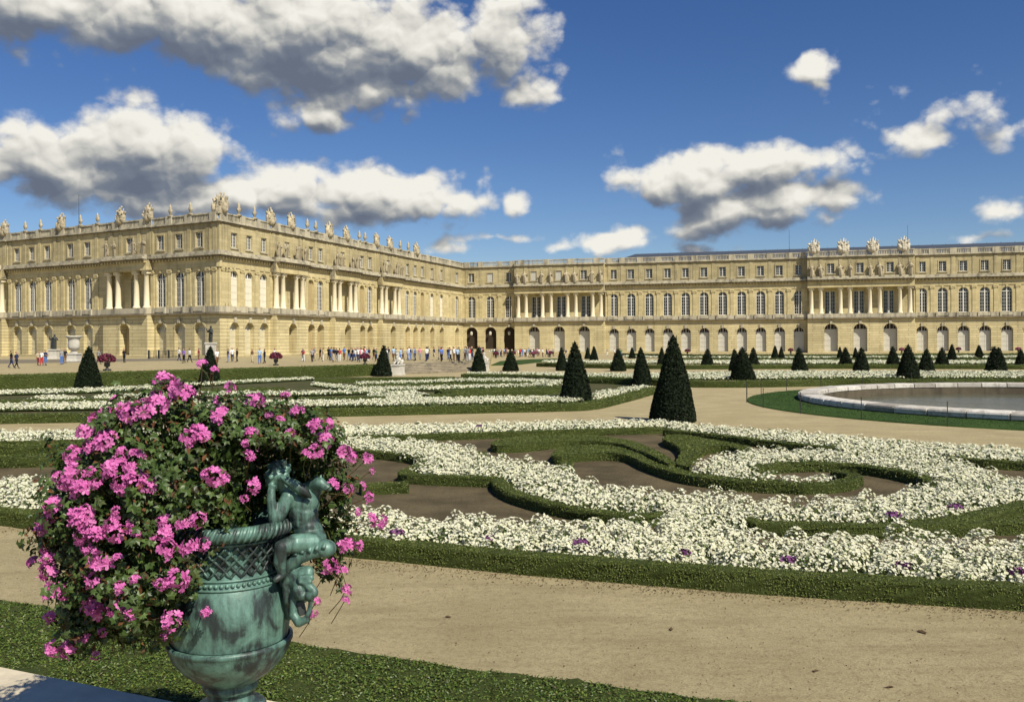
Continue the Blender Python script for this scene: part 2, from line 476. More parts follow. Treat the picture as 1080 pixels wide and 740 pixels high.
# ------------------------------------------------------------------ hedges
def hedge_bag(line, w, h, leaf, dens, bag=None, z0=0.0):
    """clipped hedge along a centre line (Vectors at the top level)"""
    bag = bag or Bag()
    pts = np.array([(p[0], p[1]) for p in line]); n = len(pts)
    t = np.gradient(pts, axis=0); t = t / np.maximum(np.linalg.norm(t, axis=1, keepdims=True), 1e-9)
    nr = np.stack([-t[:, 1], t[:, 0]], 1)
    prof = [(-.5, 0), (-.51, .35), (-.5, .7), (-.49, .92), (-.42, 1), (-.15, 1.01), (.15, 1.01), (.42, 1), (.49, .92), (.5, .7), (.51, .35), (.5, 0)]
    k = len(prof); V = np.zeros((n, k, 3))
    for j, (a, b) in enumerate(prof):
        jit = NP.normal(0, 0.012, n)
        V[:, j, :2] = pts + nr * (a*w + jit)[:, None]
        V[:, j, 2] = z0 + b*h + (NP.normal(0, 0.010, n) if b > 0 else 0)
    idx = np.arange(n*k).reshape(n, k)
    f = np.stack([idx[:-1, :-1], idx[1:, :-1], idx[1:, 1:], idx[:-1, 1:]], -1).reshape(-1, 4)
    bag.add(V.reshape(-1, 3), f, 0)
    ends = np.array([list(idx[0]), list(idx[-1][::-1])]); bag.add(V.reshape(-1, 3), ends, 0)
    seg = np.linalg.norm(np.diff(pts, axis=0), axis=1); L = seg.sum(); cum = np.concatenate([[0], np.cumsum(seg)])
    cnt = int(L * (w + 2*h) * dens)
    if cnt:
        s = NP.uniform(0, L, cnt); i = np.clip(np.searchsorted(cum, s) - 1, 0, n-2); u = ((s-cum[i])/np.maximum(seg[i], 1e-6))[:, None]
        base = pts[i]*(1-u) + pts[i+1]*u; nn = nr[i]
        q = NP.uniform(-(w/2+h), w/2+h, cnt); side = np.abs(q) > w/2
        off = np.where(side, np.sign(q)*w/2, q); zz = np.where(side, h-(np.abs(q)-w/2), h)
        Pp = np.zeros((cnt, 3)); Pp[:, :2] = base + nn*off[:, None]; Pp[:, 2] = z0 + zz
        N = np.zeros((cnt, 3)); N[:, :2] = np.where(side[:, None], nn*np.sign(q)[:, None], 0); N[:, 2] = np.where(side, 0.35, 1)
        Pp += unit(N) * NP.uniform(-0.005, leaf*.5, (cnt, 1))
        leaves(bag, Pp, N, leaf, 1, 0.55)
    return bag

def hedge(px, w, h, label, leaf=0.05, dens=260, step=0.3, world=None, straight=False, group=None):
    pts = world if world else [P(x, y, h) for x, y in px]
    line = smooth_line(pts, step)
    b = hedge_bag(line, w, h, leaf, dens)
    return tag(link('low_hedge', b.mesh('low_hedge', [M['hedge'], M['hleaf']])), label, 'hedge', group)

def tri_fill(poly):
    vs = [Vector((p[0], p[1])) for p in poly]
    return vs, [tuple(range(len(vs)))]

def hedge_slab_bag(poly, h, leaf, dens, z0=0.0, mats=(0, 1), far_only=None):
    """clipped hedge filling an outline; poly = world xy"""
    bag = Bag(); poly = np.array([(p[0], p[1]) for p in poly]); n = len(poly)
    me_v = []; 
    vs = [Vector((x, y)) for x, y in poly]
    lo, hi = poly.min(0), poly.max(0); area = float(np.prod(hi-lo))
    cell = max(0.12, math.sqrt(area/2500))
    gx, gy = np.meshgrid(np.arange(lo[0], hi[0], cell), np.arange(lo[1], hi[1], cell))
    gp = np.stack([gx.ravel(), gy.ravel()], 1) + NP.uniform(-.2, .2, (gx.size, 2))*cell
    gp = gp[in_poly(gp, poly)]
    allv = vs + [Vector(p) for p in gp]
    ov, oe, of, _, _, _ = delaunay_2d_cdt(allv, [], [list(range(n))], 1, 1e-5)
    V = np.array([(v[0], v[1], z0+h+R.gauss(0, .012)) for v in ov])
    tri = np.array([f for f in of if len(f) == 3])
    bag.add(V, tri, mats[0])
    side = np.concatenate([np.c_[poly, np.full(n, z0+h)], np.c_[poly, np.full(n, z0)]])
    f = np.array([[i, n+i, n+(i+1) % n, (i+1) % n] for i in range(n)]); bag.add(side, f, mats[0])
    cnt = int(area*dens); q = NP.uniform(lo, hi, (cnt, 2)); q = q[in_poly(q, poly)]
    Pp = np.c_[q, np.full(len(q), z0+h)]; Pp[:, 2] += NP.uniform(0, leaf*.6, len(q))
    leaves(bag, Pp, np.tile([[0, 0, 1.0]], (len(q), 1)), leaf, mats[1], 0.55)
    for i in range(n):
        a, b2 = poly[i], poly[(i+1) % n]; L = np.linalg.norm(b2-a); c = int(L*h*dens*1.2)
        if not c: continue
        u = NP.uniform(0, 1, (c, 1)); d = (b2-a)/L
        nn = np.array([d[1], -d[0]]); mid = (a+b2)/2 + nn*0.02
        if in_poly(mid[None], poly)[0]: nn = -nn
        Pp = np.c_[a + (b2-a)*u + nn*NP.uniform(0, leaf*.4, (c, 1)), z0 + NP.uniform(0, h, c)]
        leaves(bag, Pp, np.tile([[nn[0], nn[1], .35]], (c, 1)), leaf, mats[1], 0.55)
    return bag

def hedge_slab(px, h, label, leaf=0.05, dens=260):
    line = smooth_line([P(x, y, h) for x, y in px], 0.25, closed=True)
    b = hedge_slab_bag(line, h, leaf, dens)
    return tag(link('low_hedge', b.mesh('low_hedge', [M['hedge'], M['hleaf']])), label, 'hedge')

# ------------------------------------------------------------------ flower beds
def flowers(px, label, z=0.3, spacing=0.33, per=15, size=0.034, leafn=14, dome=0.2, closed_smooth=True, petals=5):
    line = smooth_line([P(x, y, z) for x, y in px], 0.4, closed=True) if closed_smooth else [P(x, y, z) for x, y in px]
    poly = np.array([(p.x, p.y) for p in line]); lo, hi = poly.min(0), poly.max(0)
    gx, gy = np.meshgrid(np.arange(lo[0], hi[0]+spacing, spacing), np.arange(lo[1], hi[1]+spacing, spacing*0.87))
    gx = gx + (np.arange(gx.shape[0]) % 2)[:, None]*spacing/2
    c = np.stack([gx.ravel(), gy.ravel()], 1); c = c + NP.normal(0, spacing*.16, c.shape)
    c = c[in_poly(c, poly)]; n = len(c)
    if n == 0: return None
    hh = NP.uniform(0.6, 1.25, n); rr = spacing*0.56*NP.uniform(0.85, 1.2, n)
    bag = Bag()
    def dome_pts(k, lift, spread, lo_el):
        i = np.repeat(np.arange(n), k)
        a = NP.uniform(0, 2*np.pi, n*k); e = np.arcsin(NP.uniform(lo_el, 1, n*k))
        N = np.stack([np.cos(e)*np.cos(a), np.cos(e)*np.sin(a), np.sin(e)], 1)
        ctr = np.c_[c[i], np.full(n*k, z-dome*.75)]
        q = ctr + N*np.stack([rr[i], rr[i], dome*hh[i]*1.05], 1)*spread; q[:, 2] += lift
        return q, N
    Pp, N = dome_pts(leafn, -0.02, 0.93, -0.1); leaves(bag, Pp, N, size*2.4, 1, 0.7)
    k = max(1, int(per*1.6))
    Pp, N = dome_pts(k, 0.012, 1.0, 0.08)
    keep = NP.uniform(0, 1, len(Pp)) < np.repeat(NP.uniform(0.62, 1.0, n), k)
    blossoms(bag, Pp[keep], N[keep] + np.array([.15, -.2, .7]), size, 2, 0.3, petals)
    # foliage floor of the bed
    line3 = np.c_[poly, np.full(len(poly), max(0.05, z-dome*1.0))]
    bag.add(line3, np.array([list(range(len(poly)))]), 0)
    o = link('white_flowers', bag.mesh('white_flowers', [M['hedge'], M['fleaf'], M['white']]))
    return tag(o, label, 'flowers', kind='stuff')

def clump(px, py, label, r=0.16, z=0.28):
    p = P(px, py, z); bag = Bag(); k = 34
    a = NP.uniform(0, 2*np.pi, k); e = np.arcsin(NP.uniform(0, 1, k))
    N = np.stack([np.cos(e)*np.cos(a), np.cos(e)*np.sin(a), np.sin(e)], 1)
    Pp = N*np.array([r*1.5, r, r*.8])*NP.uniform(.8, 1.1, (k, 1))
    blossoms(bag, Pp, N, 0.035, 0, .6)
    leaves(bag, Pp*.8, N, 0.08, 1, .7)
    o = link('purple_flower_clump', bag.mesh('purple_flower_clump', [M['purple'], M['fleaf']])); o.location = p
    return tag(o, label, 'flowers')

# soil of the near bed
soil_px = [(-120, 552), (0, 545), (45, 549), (385, 585), (560, 600), (700, 611), (820, 617), (950, 626), (1080, 637), (1250, 652), (1650, 687),
           (1650, 512), (1250, 488), (1080, 477), (939, 468), (806, 456), (702, 447), (347, 453), (100, 457), (-120, 459)]
sheet('soil', [P(x, y, 0) for x, y in soil_px], 0.006, M['soil'])

H = 0.25
hedge([(-150, 522), (0, 536), (45, 541), (200, 553), (386, 568), (560, 584), (700, 594.5), (820, 603), (950, 610.5), (1080, 618), (1230, 628.5), (1640, 657)], 0.40, 0.30,
      'long straight low box hedge along the front gravel path', 0.030, 1900, 0.22)
hedge([(-120, 467), (0, 465.5), (100, 463.5), (250, 461), (389, 459.5), (540, 454.8), (699, 450.3)], 0.33, H, 'straight low hedge edging the back of the near bed, left of the tallest cone', 0.06, 260)
hedge([(702, 452.5), (760, 458.5), (806, 464), (860, 469.5), (932, 475.5)], 0.33, H, 'straight low hedge edging the back of the near bed, right of the tallest cone', 0.055, 300)
hedge([(1003, 481.5), (1040, 484.5), (1085, 487), (1200, 494)], 0.33, H, 'low hedge in the near bed closest to the rim of the pool', 0.055, 300)
hedge([(330, 470), (368, 473), (410, 476.5), (436, 480), (448, 485), (440, 491), (426, 498), (450, 500.5), (490, 502), (524, 503)], 0.34, H, 'low hedge bent in a sharp point beside the bare soil right of the urn', 0.042, 600)
hedge([(380, 511), (405, 509.5), (431, 508.5)], 0.36, H, 'short hedge stub between the flower-filled urn and the pointed hedge', 0.042, 600)
hedge([(526, 503), (527, 508), (534, 514), (552, 521.5), (584, 530), (633, 539), (670, 541.8), (704, 540)], 0.34, H, 'low hedge curving along the near edge of the big white flower sweep', 0.038, 800)
hedge([(785, 545), (802, 550), (845, 551), (890, 552.5), (940, 553), (999, 551), (1040, 549.5), (1085, 548), (1180, 545)], 0.33, H, 'low hedge between the two white flower bands at the lower right', 0.036, 850)
hedge([(960, 550.2), (1000, 546), (1030, 540.5), (1055, 535), (1085, 527.5), (1160, 508)], 0.34, H, 'low hedge rising around the outer edge of the white flower swirl', 0.036, 850)
hedge([(820, 508.5), (845, 510), (868, 509), (890, 506.5), (903, 502), (899, 498.8), (880, 496)], 0.34, H, 'low hedge hooked around the little patch of white flowers in the swirl', 0.042, 600)
hedge([(793, 495), (806, 490.5), (830, 488.2), (865, 487.6), (900, 489.5), (930, 493), (958, 498), (977, 503), (985, 508)], 0.36, H, 'low hedge arching over the bare soil inside the swirl', 0.055, 400)
hedge_slab([(519, 466), (535, 462), (560, 459.5), (616, 458.5), (657, 463), (681.7, 470), (703.5, 481), (713, 489), (706, 489.6), (691, 482), (672, 474), (652.5, 467.7), (621, 465), (591, 465), (560, 468.5), (524, 470)], H,
           'long leaf-shaped hedge tapering to the right across the brown soil', 0.046, 520)
hedge_slab([(582, 480), (586, 474), (592, 471), (633, 469), (657, 472.6), (674, 478.7), (696, 489.6), (716, 493), (730, 498), (769, 503), (822, 506), (822, 510), (790, 508.5), (754, 505.4), (720, 500.5), (698, 494.5), (677, 487), (662, 480), (640, 477.4), (609, 478.7), (592, 482)], H,
           'long winding hedge running from the bare soil into the swirl', 0.046, 520)
hedge_slab([(700, 460.5), (716, 458), (755, 464), (789, 470), (791, 474), (779, 474), (769, 470.5), (750, 470.5), (738, 475), (730, 483), (727, 492), (716, 490), (713, 487), (718, 476), (713, 469), (702, 464.5)], H,
           'wedge-shaped hedge with a curled tip under the tallest cone', 0.046, 520)
hedge([(507, 476), (510, 484)], 0.35, H, 'tiny hedge stub at the upper edge of the white flower sweep', 0.05, 350)
hedge([(597, 487), (600, 497)], 0.35, H, 'tiny hedge stub at the left tip of the winding hedge', 0.05, 350)
hedge([(-60, 470.5), (0, 469.5), (50, 468.5), (120, 466.5)], 0.7, 0.32, 'green hedge strip at the far left, just behind the second strip', 0.06, 260)
hedge([(-60, 482), (0, 481), (50, 480), (120, 478)], 0.7, 0.32, 'green hedge strip at the far left, nearest to the bare soil there', 0.06, 260)

# white begonias of the near bed
flowers([(365, 540), (386, 533.5), (420, 538), (446, 544), (481, 539.5), (510, 543), (537, 545.7), (562, 543), (600, 546), (632, 548), (667, 548.5), (700, 546), (720, 541), (724, 560), (724, 588), (690, 585.5), (640, 582), (580, 577.5), (516, 571.5), (450, 566.5), (386, 562), (330, 556), (330, 545)],
        'band of white flowers behind the long front hedge, from the urn to mid picture', 0.34, 0.42, 60, 0.027, 30, 0.30)
flowers([(120, 528), (180, 530), (260, 533), (325, 538), (325, 556), (260, 551), (180, 544), (110, 537)],
        'white flowers behind the front hedge, hidden behind the geranium urn', 0.32, 0.42, 30, 0.032, 20, 0.26)
flowers([(700, 520), (728, 519), (769, 519), (786, 523), (784, 545), (788, 560), (788, 593), (756, 591), (722, 588.5), (690, 586), (700, 560), (690, 548), (712, 541), (704, 536)],
        'broad junction of white flowers where the bands meet behind the front hedge', 0.34, 0.42, 60, 0.027, 30, 0.30)
flowers([(789, 559), (820, 559), (850, 557), (883, 556.5), (910, 560), (946, 559), (975, 557), (999, 560), (1030, 565), (1052, 570), (1068, 567), (1090, 566), (1230, 572), (1600, 600), (1600, 645), (1230, 617), (1085, 610), (1059, 608), (1000, 605), (950, 602.5), (890, 598.5), (840, 595.5), (788, 592.5)],
        'band of white flowers behind the front hedge at the lower right', 0.36, 0.46, 70, 0.027, 34, 0.34)
flowers([(330, 458), (347, 459.5), (390, 460.5), (428, 463), (470, 466), (502, 473), (509, 480), (530, 482), (560, 485), (592, 489.5), (604, 500), (640, 509.5), (670, 514.5), (704, 518), (706, 536), (672, 537), (640, 534.6), (621, 533), (584, 525), (560, 515.5), (544, 506), (523, 500.5), (480, 498), (437, 496), (446, 485.5), (421, 476.5), (380, 472.5), (330, 469)],
        'wide S-shaped sweep of white flowers across the middle of the near bed', 0.3, 0.42, 38, 0.031, 20, 0.25)
flowers([(732, 491), (745, 484), (765, 478), (788, 474), (841, 472.5), (880, 473.5), (925, 471), (960, 477), (1000, 484), (1035, 492), (1012, 501), (992, 505), (965, 496), (945, 492), (917, 488), (865, 484), (830, 484.5), (805, 486.5), (791, 491), (795, 498), (800, 504), (780, 503), (750, 498)],
        'white flower band curling over the top of the swirl', 0.3, 0.42, 34, 0.032, 20, 0.25)
flowers([(992, 506), (1012, 501), (1035, 492), (1060, 500), (1084, 504), (1084, 522), (1059, 529), (1023, 535), (1007, 540), (955, 545), (891, 545.5), (839, 543), (800, 542), (786, 540), (786, 523), (800, 523), (825, 528), (850, 529.5), (875, 522), (910, 520), (925, 521), (945, 516), (958, 513.5), (975, 511)],
        'thick white flower band sweeping around the lower right of the swirl', 0.3, 0.42, 40, 0.0305, 20, 0.27)
flowers([(806, 500.5), (822, 499), (838, 500), (856, 499), (874, 500.5), (892, 499), (893, 503), (870, 505.5), (840, 506), (808, 506)],
        'little patch of white flowers inside the hooked hedge of the swirl', 0.28, 0.5, 20, 0.038, 12, 0.2)
flowers([(-150, 455.5), (0, 454), (100, 452.5), (220, 450.5), (347, 448.5), (500, 445.5), (692, 442.5), (697, 447.5), (540, 452), (389, 456.5), (220, 460), (100, 462), (-150, 464)],
        'long strip of white flowers along the back of the near bed, left of the tallest cone', 0.3, 0.36, 16, 0.042, 10, 0.2)
flowers([(706, 446), (714, 445), (760, 449), (806, 452.5), (876, 457.5), (939, 463), (1010, 467), (1080, 472), (1200, 480), (1200, 491), (1080, 484), (1006, 479.5), (960, 476), (925, 472), (860, 466.5), (806, 461), (760, 455.5), (708, 449.5)],
        'long strip of white flowers along the back of the near bed, below the round pool', 0.3, 0.36, 17, 0.041, 11, 0.2)
flowers([(-90, 500), (-30, 503), (0, 503.5), (28, 502.5), (52, 508), (74, 520), (100, 530), (70, 533), (40, 531), (0, 529), (-90, 520)],
        'rounded mass of white flowers at the far left behind the pink geraniums', 0.32, 0.42, 42, 0.031, 22, 0.28)
for (x, y, w) in [(418, 562, 'nearest to the urn'), (517, 568, 'second from the urn, small'), (613, 573, 'third from the urn, in the front band'), (722, 583, 'small, below the flower junction'),
                  (831, 591, 'lower right band, nearest the junction'), (953, 597, 'in the middle of the lower right band'), (1072, 604, 'at the right edge of the picture'),
                  (943, 543.5, 'on the lower rim of the swirl'), (1007, 535, 'on the outer rim of the swirl'), (505, 449.5, 'in the long strip behind, far off')]:
    clump(x, y, 'purple flowers among white ones, ' + w, 0.055 if 'small' in w else 0.085, 0.36)

# ------------------------------------------------------------------ second bed, beyond the cross path
bed2 = [(-200, 447), (0, 441), (340, 434.5), (551, 430.5), (628, 428.5), (634, 424), (694, 410.5), (690, 408), (600, 399), (488, 397.5), (330, 397.5), (0, 412), (-200, 420)]
sheet('soil', [P(x, y, 0) for x, y in bed2], 0.006, M['bedturf'])
h2 = 0.4
hedge([(-150, 441), (0, 437.5), (180, 434.5), (340, 430.8), (540, 426.5), (612, 424.8), (626, 423.5), (640, 420.5), (664, 415), (692, 408)], 0.6, h2, 'long low hedge around the front of the second bed, turning at the second tallest cone', 0.09, 110, 0.6)
hedge([(488, 394.3), (545, 395), (594, 396.8), (666, 399), (729, 401.3), (800, 401.3), (890, 399.8), (985, 399.6), (1085, 399.6), (1200, 400)], 0.8, 0.5, 'long straight hedge beyond the pool and the second bed', 0.12, 40, 1.0)
for pts, lab in [([(300, 419), (360, 418.8), (406, 418)], 'dark hedge line in the second bed right above the geraniums'),
                 ([(449, 416.2), (490, 414.5), (530, 412.5), (586, 411)], 'broad hedge line in the second bed left of the second tallest cone'),
                 ([(462, 412.5), (530, 409.5), (590, 408)], 'thin hedge line behind the broad one in the second bed'),
                 ([(376, 406), (430, 405), (500, 403.5), (560, 402.6)], 'straight hedge line in the second bed below the stairs'),
                 ([(-60, 423), (60, 421.5), (150, 420)], 'hedge line in the second bed at the far left'),
                 ([(130, 413), (220, 410.5), (300, 408.5)], 'hedge line in the second bed behind the pink flowers'),
                 ([(330, 400), (400, 398.5), (480, 397.5)], 'hedge line in the second bed at the foot of the stairs')]:
    hedge(pts, 0.9, 0.35, lab, 0.1, 60, 0.6)
def far_flowers(px, label, sp=0.6, per=18, size=0.07):
    return flowers(px, label, 0.24, sp*.75, max(5, int(per*.46)), size*.85, 7, 0.16, False, 4)
def band(top, bot):
    """strip between two survey lines, its lower edge drawn in a little"""
    if len(top) == len(bot): bot = [(b[0], t[1]+(b[1]-t[1])*.72) for t, b in zip(top, bot)]
    return top + bot[::-1]
far_flowers(band([(-120, 426), (0, 424), (60, 423.3), (160, 422.5), (330, 421), (440, 419.3), (500, 418), (560, 417.3), (606, 416.8)], [(-120, 435), (0, 432.3), (60, 431.4), (160, 430.3), (330, 428), (440, 426.5), (500, 425), (560, 424), (612, 423)]), 'front strip of white flowers of the second bed', 0.5, 22, 0.06)
far_flowers([(385, 415.5), (404, 412), (436, 411.5), (452, 415.5), (462, 418), (440, 421), (404, 420)], 'diamond of white flowers in the second bed')
far_flowers([(628, 421), (628, 413), (650, 409.5), (676, 405.5), (686, 406.5), (660, 413), (640, 418)], 'white flowers at the right end of the second bed by the second tallest cone')
far_flowers(band([(200, 413), (330, 411.8), (404, 410.3)], [(200, 417.5), (330, 415), (404, 412.8)]), 'thin strip of white flowers above the geraniums in the second bed')
far_flowers(band([(330, 402), (345, 404), (380, 407.5), (460, 406.5), (530, 404.5), (590, 402.8)], [(330, 405), (345, 407.5), (380, 411), (460, 410), (530, 407.5), (590, 406)]), 'bent strip of white flowers in the second bed below the stairs')
far_flowers(band([(376, 402.4), (440, 401), (478, 399), (540, 398.5), (594, 400.5)], [(376, 404.4), (440, 403), (478, 401.3), (540, 401.5), (594, 403.5)]), 'thin upper strip of white flowers in the second bed')
far_flowers(band([(180, 405), (250, 400.8), (330, 397)], [(180, 407.5), (250, 403.2), (330, 399)]), 'thin strip of white flowers below the terrace hedge')
far_flowers(band([(-120, 415.5), (0, 411.5), (70, 409.5), (104, 408.5), (160, 405.5)], [(-120, 418.5), (0, 415), (70, 413.3), (104, 412.5), (160, 410)]), 'strip of white flowers at the foot of the dark cone on the left')
far_flowers([(33, 418.5), (50, 416.6), (72, 416.6), (88, 418.2), (72, 420.6), (45, 420.8)], 'small oval of white flowers in the second bed at left')
far_flowers([(93, 418.5), (115, 415), (150, 413.8), (200, 414), (200, 418), (150, 419.8), (110, 420.3)], 'white flower patch in the second bed beside the small oval')
# strips far off, towards the wing
far_flowers(band([(494, 392), (560, 392.2), (594, 392.8), (666, 393.5), (729, 392), (800, 391), (900, 391), (1000, 391), (1090, 391)], [(494, 394.5), (560, 394.9), (594, 396), (666, 398.6), (729, 400.5), (800, 400.6), (900, 399.2), (1000, 398.8), (1090, 398.8)]), 'broad strip of white flowers behind the long straight hedge beyond the pool', 0.75, 15, 0.09)
hedge([(569, 382.6), (630, 384), (727, 384.9), (890, 384.3), (1085, 384.6)], 1.2, 0.5, 'middle hedge line of the three in front of the wing', 0.16, 14, 2.0)
hedge([(655, 372.6), (729, 373.7), (890, 373.6), (985, 372.8), (1085, 372.6)], 1.4, 0.6, 'farthest hedge line, closest to the wing', 0.2, 8, 3.0)
hedge([(700, 378), (800, 377.8), (900, 377.8), (1085, 377.8)], 1.2, 0.5, 'thin hedge line between the middle one and the farthest one', 0.16, 10, 2.0)
far_flowers(band([(575, 380), (650, 379.6), (800, 379.6), (1090, 379.6)], [(575, 382), (650, 383), (800, 383.4), (1090, 383.4)]), 'strip of white flowers behind the middle far hedge', 1.1, 16, 0.13)
far_flowers(band([(660, 374.6), (800, 374.8), (1090, 374.4)], [(660, 376.4), (800, 377), (1090, 376.8)]), 'farthest strip of white flowers before the wing', 1.4, 16, 0.16)

# ------------------------------------------------------------------ terrace in front of the palace, its hedge, the stairs
T = 1.1
A = P(0, 411.5, 0); B = P(402, 396, 0); dAB = (B-A).normalized(); A0 = A - dAB*60
nAB = Vector((-dAB.y, dAB.x, 0))
st0 = P(410, 395, 0); st1 = P(497, 391.8, 0)
tr0 = P(412, 382.5, T); tr1 = P(506, 380.5, T)
terr = [A0+nAB*1.0, A+nAB*1.0, B+nAB*1.0, tr0, tr1, P(517, 379, T), Vector((-5, 233, T)), Vector((-5, 262, T)), Vector((-220, 262, T)), Vector((-220, 60, T))]
sheet('terrace', terr, T, M['gravel'], skirt=-0.05)
o = tag(link('clipped_hedge', hedge_bag(smooth_line([A0+nAB*.5, A+nAB*.5, B+nAB*.5], 0.8), 1.0, T+0.06, 0.12, 70).mesh('clipped_hedge', [M['hedge'], M['hleaf']])),
        'long dark clipped hedge along the edge of the palace terrace', 'hedge')
# road on the terrace along the palace
sheet('road', [P(-40, 384, T), P(230, 379.5, T), P(234, 377.6, T), P(-40, 379.5, T)], T+0.005, mat_plain('grey_road', (0.19, 0.165, 0.12), 0.9, 0.1, 0.1))
# stairs
s = MB(); n = 7
for i in range(n):
    t0, t1 = i/n, 1.0
    a0, a1 = st0.lerp(tr0, t0), st1.lerp(tr1, t0); b0, b1 = tr0, tr1
    z0, z1 = 0.0, T*(i+1)/n
    q0, q1 = st0.lerp(tr0, (i+1)/n), st1.lerp(tr1, (i+1)/n)
    s.cur = 1; s.add([(a0.x,a0.y,T*i/n),(a1.x,a1.y,T*i/n),(a1.x,a1.y,z1),(a0.x,a0.y,z1),(q1.x,q1.y,z1),(q0.x,q0.y,z1)], [(0,1,2,3)]); s.cur = 0  # risers get the stone with shade in its colour, treads stay pale
    s.add([(a0.x,a0.y,z1),(a1.x,a1.y,z1),(q1.x,q1.y,z1),(q0.x,q0.y,z1)], [(0,1,2,3)])
    s.add([(a0.x,a0.y,0),(a0.x,a0.y,z1),(q0.x,q0.y,z1),(q0.x,q0.y,0)], [(0,1,2,3)]); s.add([(a1.x,a1.y,0),(q1.x,q1.y,0),(q1.x,q1.y,z1),(a1.x,a1.y,z1)], [(0,1,2,3)])
tag(s.build('stone_stairs', [M['ledge'], M['shade_stone']]), 'wide shallow stone stairs up to the palace terrace', 'stairs')
# grass plot right of the stairs
sheet('lawn', [P(518, 384.6, .12), P(528, 380.5, .12), P(560, 378.6, .12), P(603, 377.6, .12), P(612, 379.2, .12), P(570, 381.2, .12), P(545, 384, .12)], .12, M['turf'], skirt=0.0)

# ------------------------------------------------------------------ round pool
PC = Vector((31.3, 50.4, 0)); PR = 14.8
bs = empty('fountain_basin', PC, 'round marble fountain pool with a pale worn stone rim', 'pool')
# coping: single stones, each a little different
mr_, nt, b = material('coping_stones', 0.8, 0.3)
o_ = coords(nt); isl = nt.new('ShaderNodeNewGeometry').outputs['Random Per Island']
c_ = nt.ramp(isl, [(0, (.34, .31, .26)), (.35, (.58, .54, .46)), (.6, (.72, .68, .60)), (.85, (.46, .42, .36)), (1, (.76, .73, .66))])
n1 = nt.noise(o_, 2.2, 7, .7); n2 = nt.noise(o_, 9, 5, .7)
c_ = nt.mix(nt.math('MULTIPLY', nt.smooth(n1.outputs[0], .45, .7), .75), c_, (.17, .15, .12)); c_ = nt.mix(nt.math('MULTIPLY', nt.smooth(n2.outputs[0], .5, .7), .4), c_, (.24, .21, .17))
nt.l.new(c_, b.inputs['Base Color']); bump(nt, b, n1.outputs[0], .6, .05); M['coping'] = mr_
m = MB(); NB = 52
for i in range(NB):
    a0 = 2*math.pi*(i+.02)/NB; a1 = 2*math.pi*(i+.98)/NB; dz = R.uniform(-.008, .008); dr = R.uniform(-.015, .015)
    prof = [(.17, PR-.03), (.36, PR), (.44, PR-.03), (.49, PR-.14), (.49, PR-1.15), (.44, PR-1.27), (.22, PR-1.27)]
    vs = [((r+dr)*math.cos(a), (r+dr)*math.sin(a), z+dz) for a in (a0, (a0*2+a1)/3, (a0+a1*2)/3, a1) for (z, r) in prof]; kk = len(prof); fs = []
    for q in range(3):
        for t in range(kk-1): fs.append((q*kk+t, (q+1)*kk+t, (q+1)*kk+t+1, q*kk+t+1))
    fs += [tuple(range(kk)), tuple(3*kk+t for t in range(kk-1, -1, -1))]
    m.add(vs, fs)
m.build('stone_rim', M['coping'], bs)
m = MB(); m.lathe([(0, PR-.06), (.2, PR-.06)], 96, cap=False); m.lathe([(-.9, PR-1.23), (.25, PR-1.23)], 96, cap=False)
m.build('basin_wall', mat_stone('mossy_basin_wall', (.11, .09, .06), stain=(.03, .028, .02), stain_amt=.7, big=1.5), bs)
w = MB(); w.lathe([(-.30, 0.01), (-.30, PR-1.23)], 64, cap=False)
wm, nt, b = material('pool_water', 0.10, 0.5)
b.inputs['Base Color'].default_value = (0.11, 0.125, 0.09, 1)
nn = nt.noise(coords(nt), 5, 5, 0.6); bump(nt, b, nn.outputs[0], 0.55, 0.04)
wo = w.build('water', wm); wo.location = PC; tag(wo, kind='structure')
gr = MB(); gr.lathe([(0.0, PR+2.98), (0.07, PR+2.9), (0.075, PR+2.7), (0.13, PR+.15), (0.10, PR-.05)], 96, cap=False)
go = gr.build('grass', M['turf']); go.location = PC; tag(go, 'ring of mown grass around the pool', 'grass', kind='stuff')
bag = Bag(); k = 26000
a = NP.uniform(0, 2*np.pi, k); r = np.sqrt(NP.uniform((PR+.02)**2, (PR+2.95)**2, k))
Pp = np.stack([r*np.cos(a), r*np.sin(a), np.interp(r, [PR, PR+.15, PR+2.7, PR+2.95], [.10, .13, .075, .05])], 1)
leaves(bag, Pp, NP.normal(0, 1, (k, 3))*np.array([1, 1, .1]), 0.10, 0, 0.2, 0.25, 0)
tf = tag(link('grass_blades', bag.mesh('grass_blades', [mat_leaf('grass_blade', [(0.028, 0.065, 0.014), (0.055, 0.11, 0.022), (0.04, 0.08, 0.016)], 0.6, 0.2)]), go), kind='stuff')
fe = empty('wire_fence', PC, 'low fence of thin iron posts and wire around the pool lawn', 'fence')
pm = MB(); pm.lathe([(0, .022), (1.0, .02), (1.04, .03), (1.07, .0)], 6)
pme = pm.mesh('post', M['iron'])
nf = 28; ring = []
for i in range(nf):
    a = 2*math.pi*(i+.35)/nf; q = ((PR+3.05)*math.cos(a), (PR+3.05)*math.sin(a), 0)
    link('post', pme, fe).location = q; ring.append(Vector(q))
for hgt in (0.55, 1.0):
    wb = MB(); wb.tube([p+Vector((0, 0, hgt)) for p in ring+[ring[0]]], 0.003, 4); wb.build('wire', M['iron'], fe)

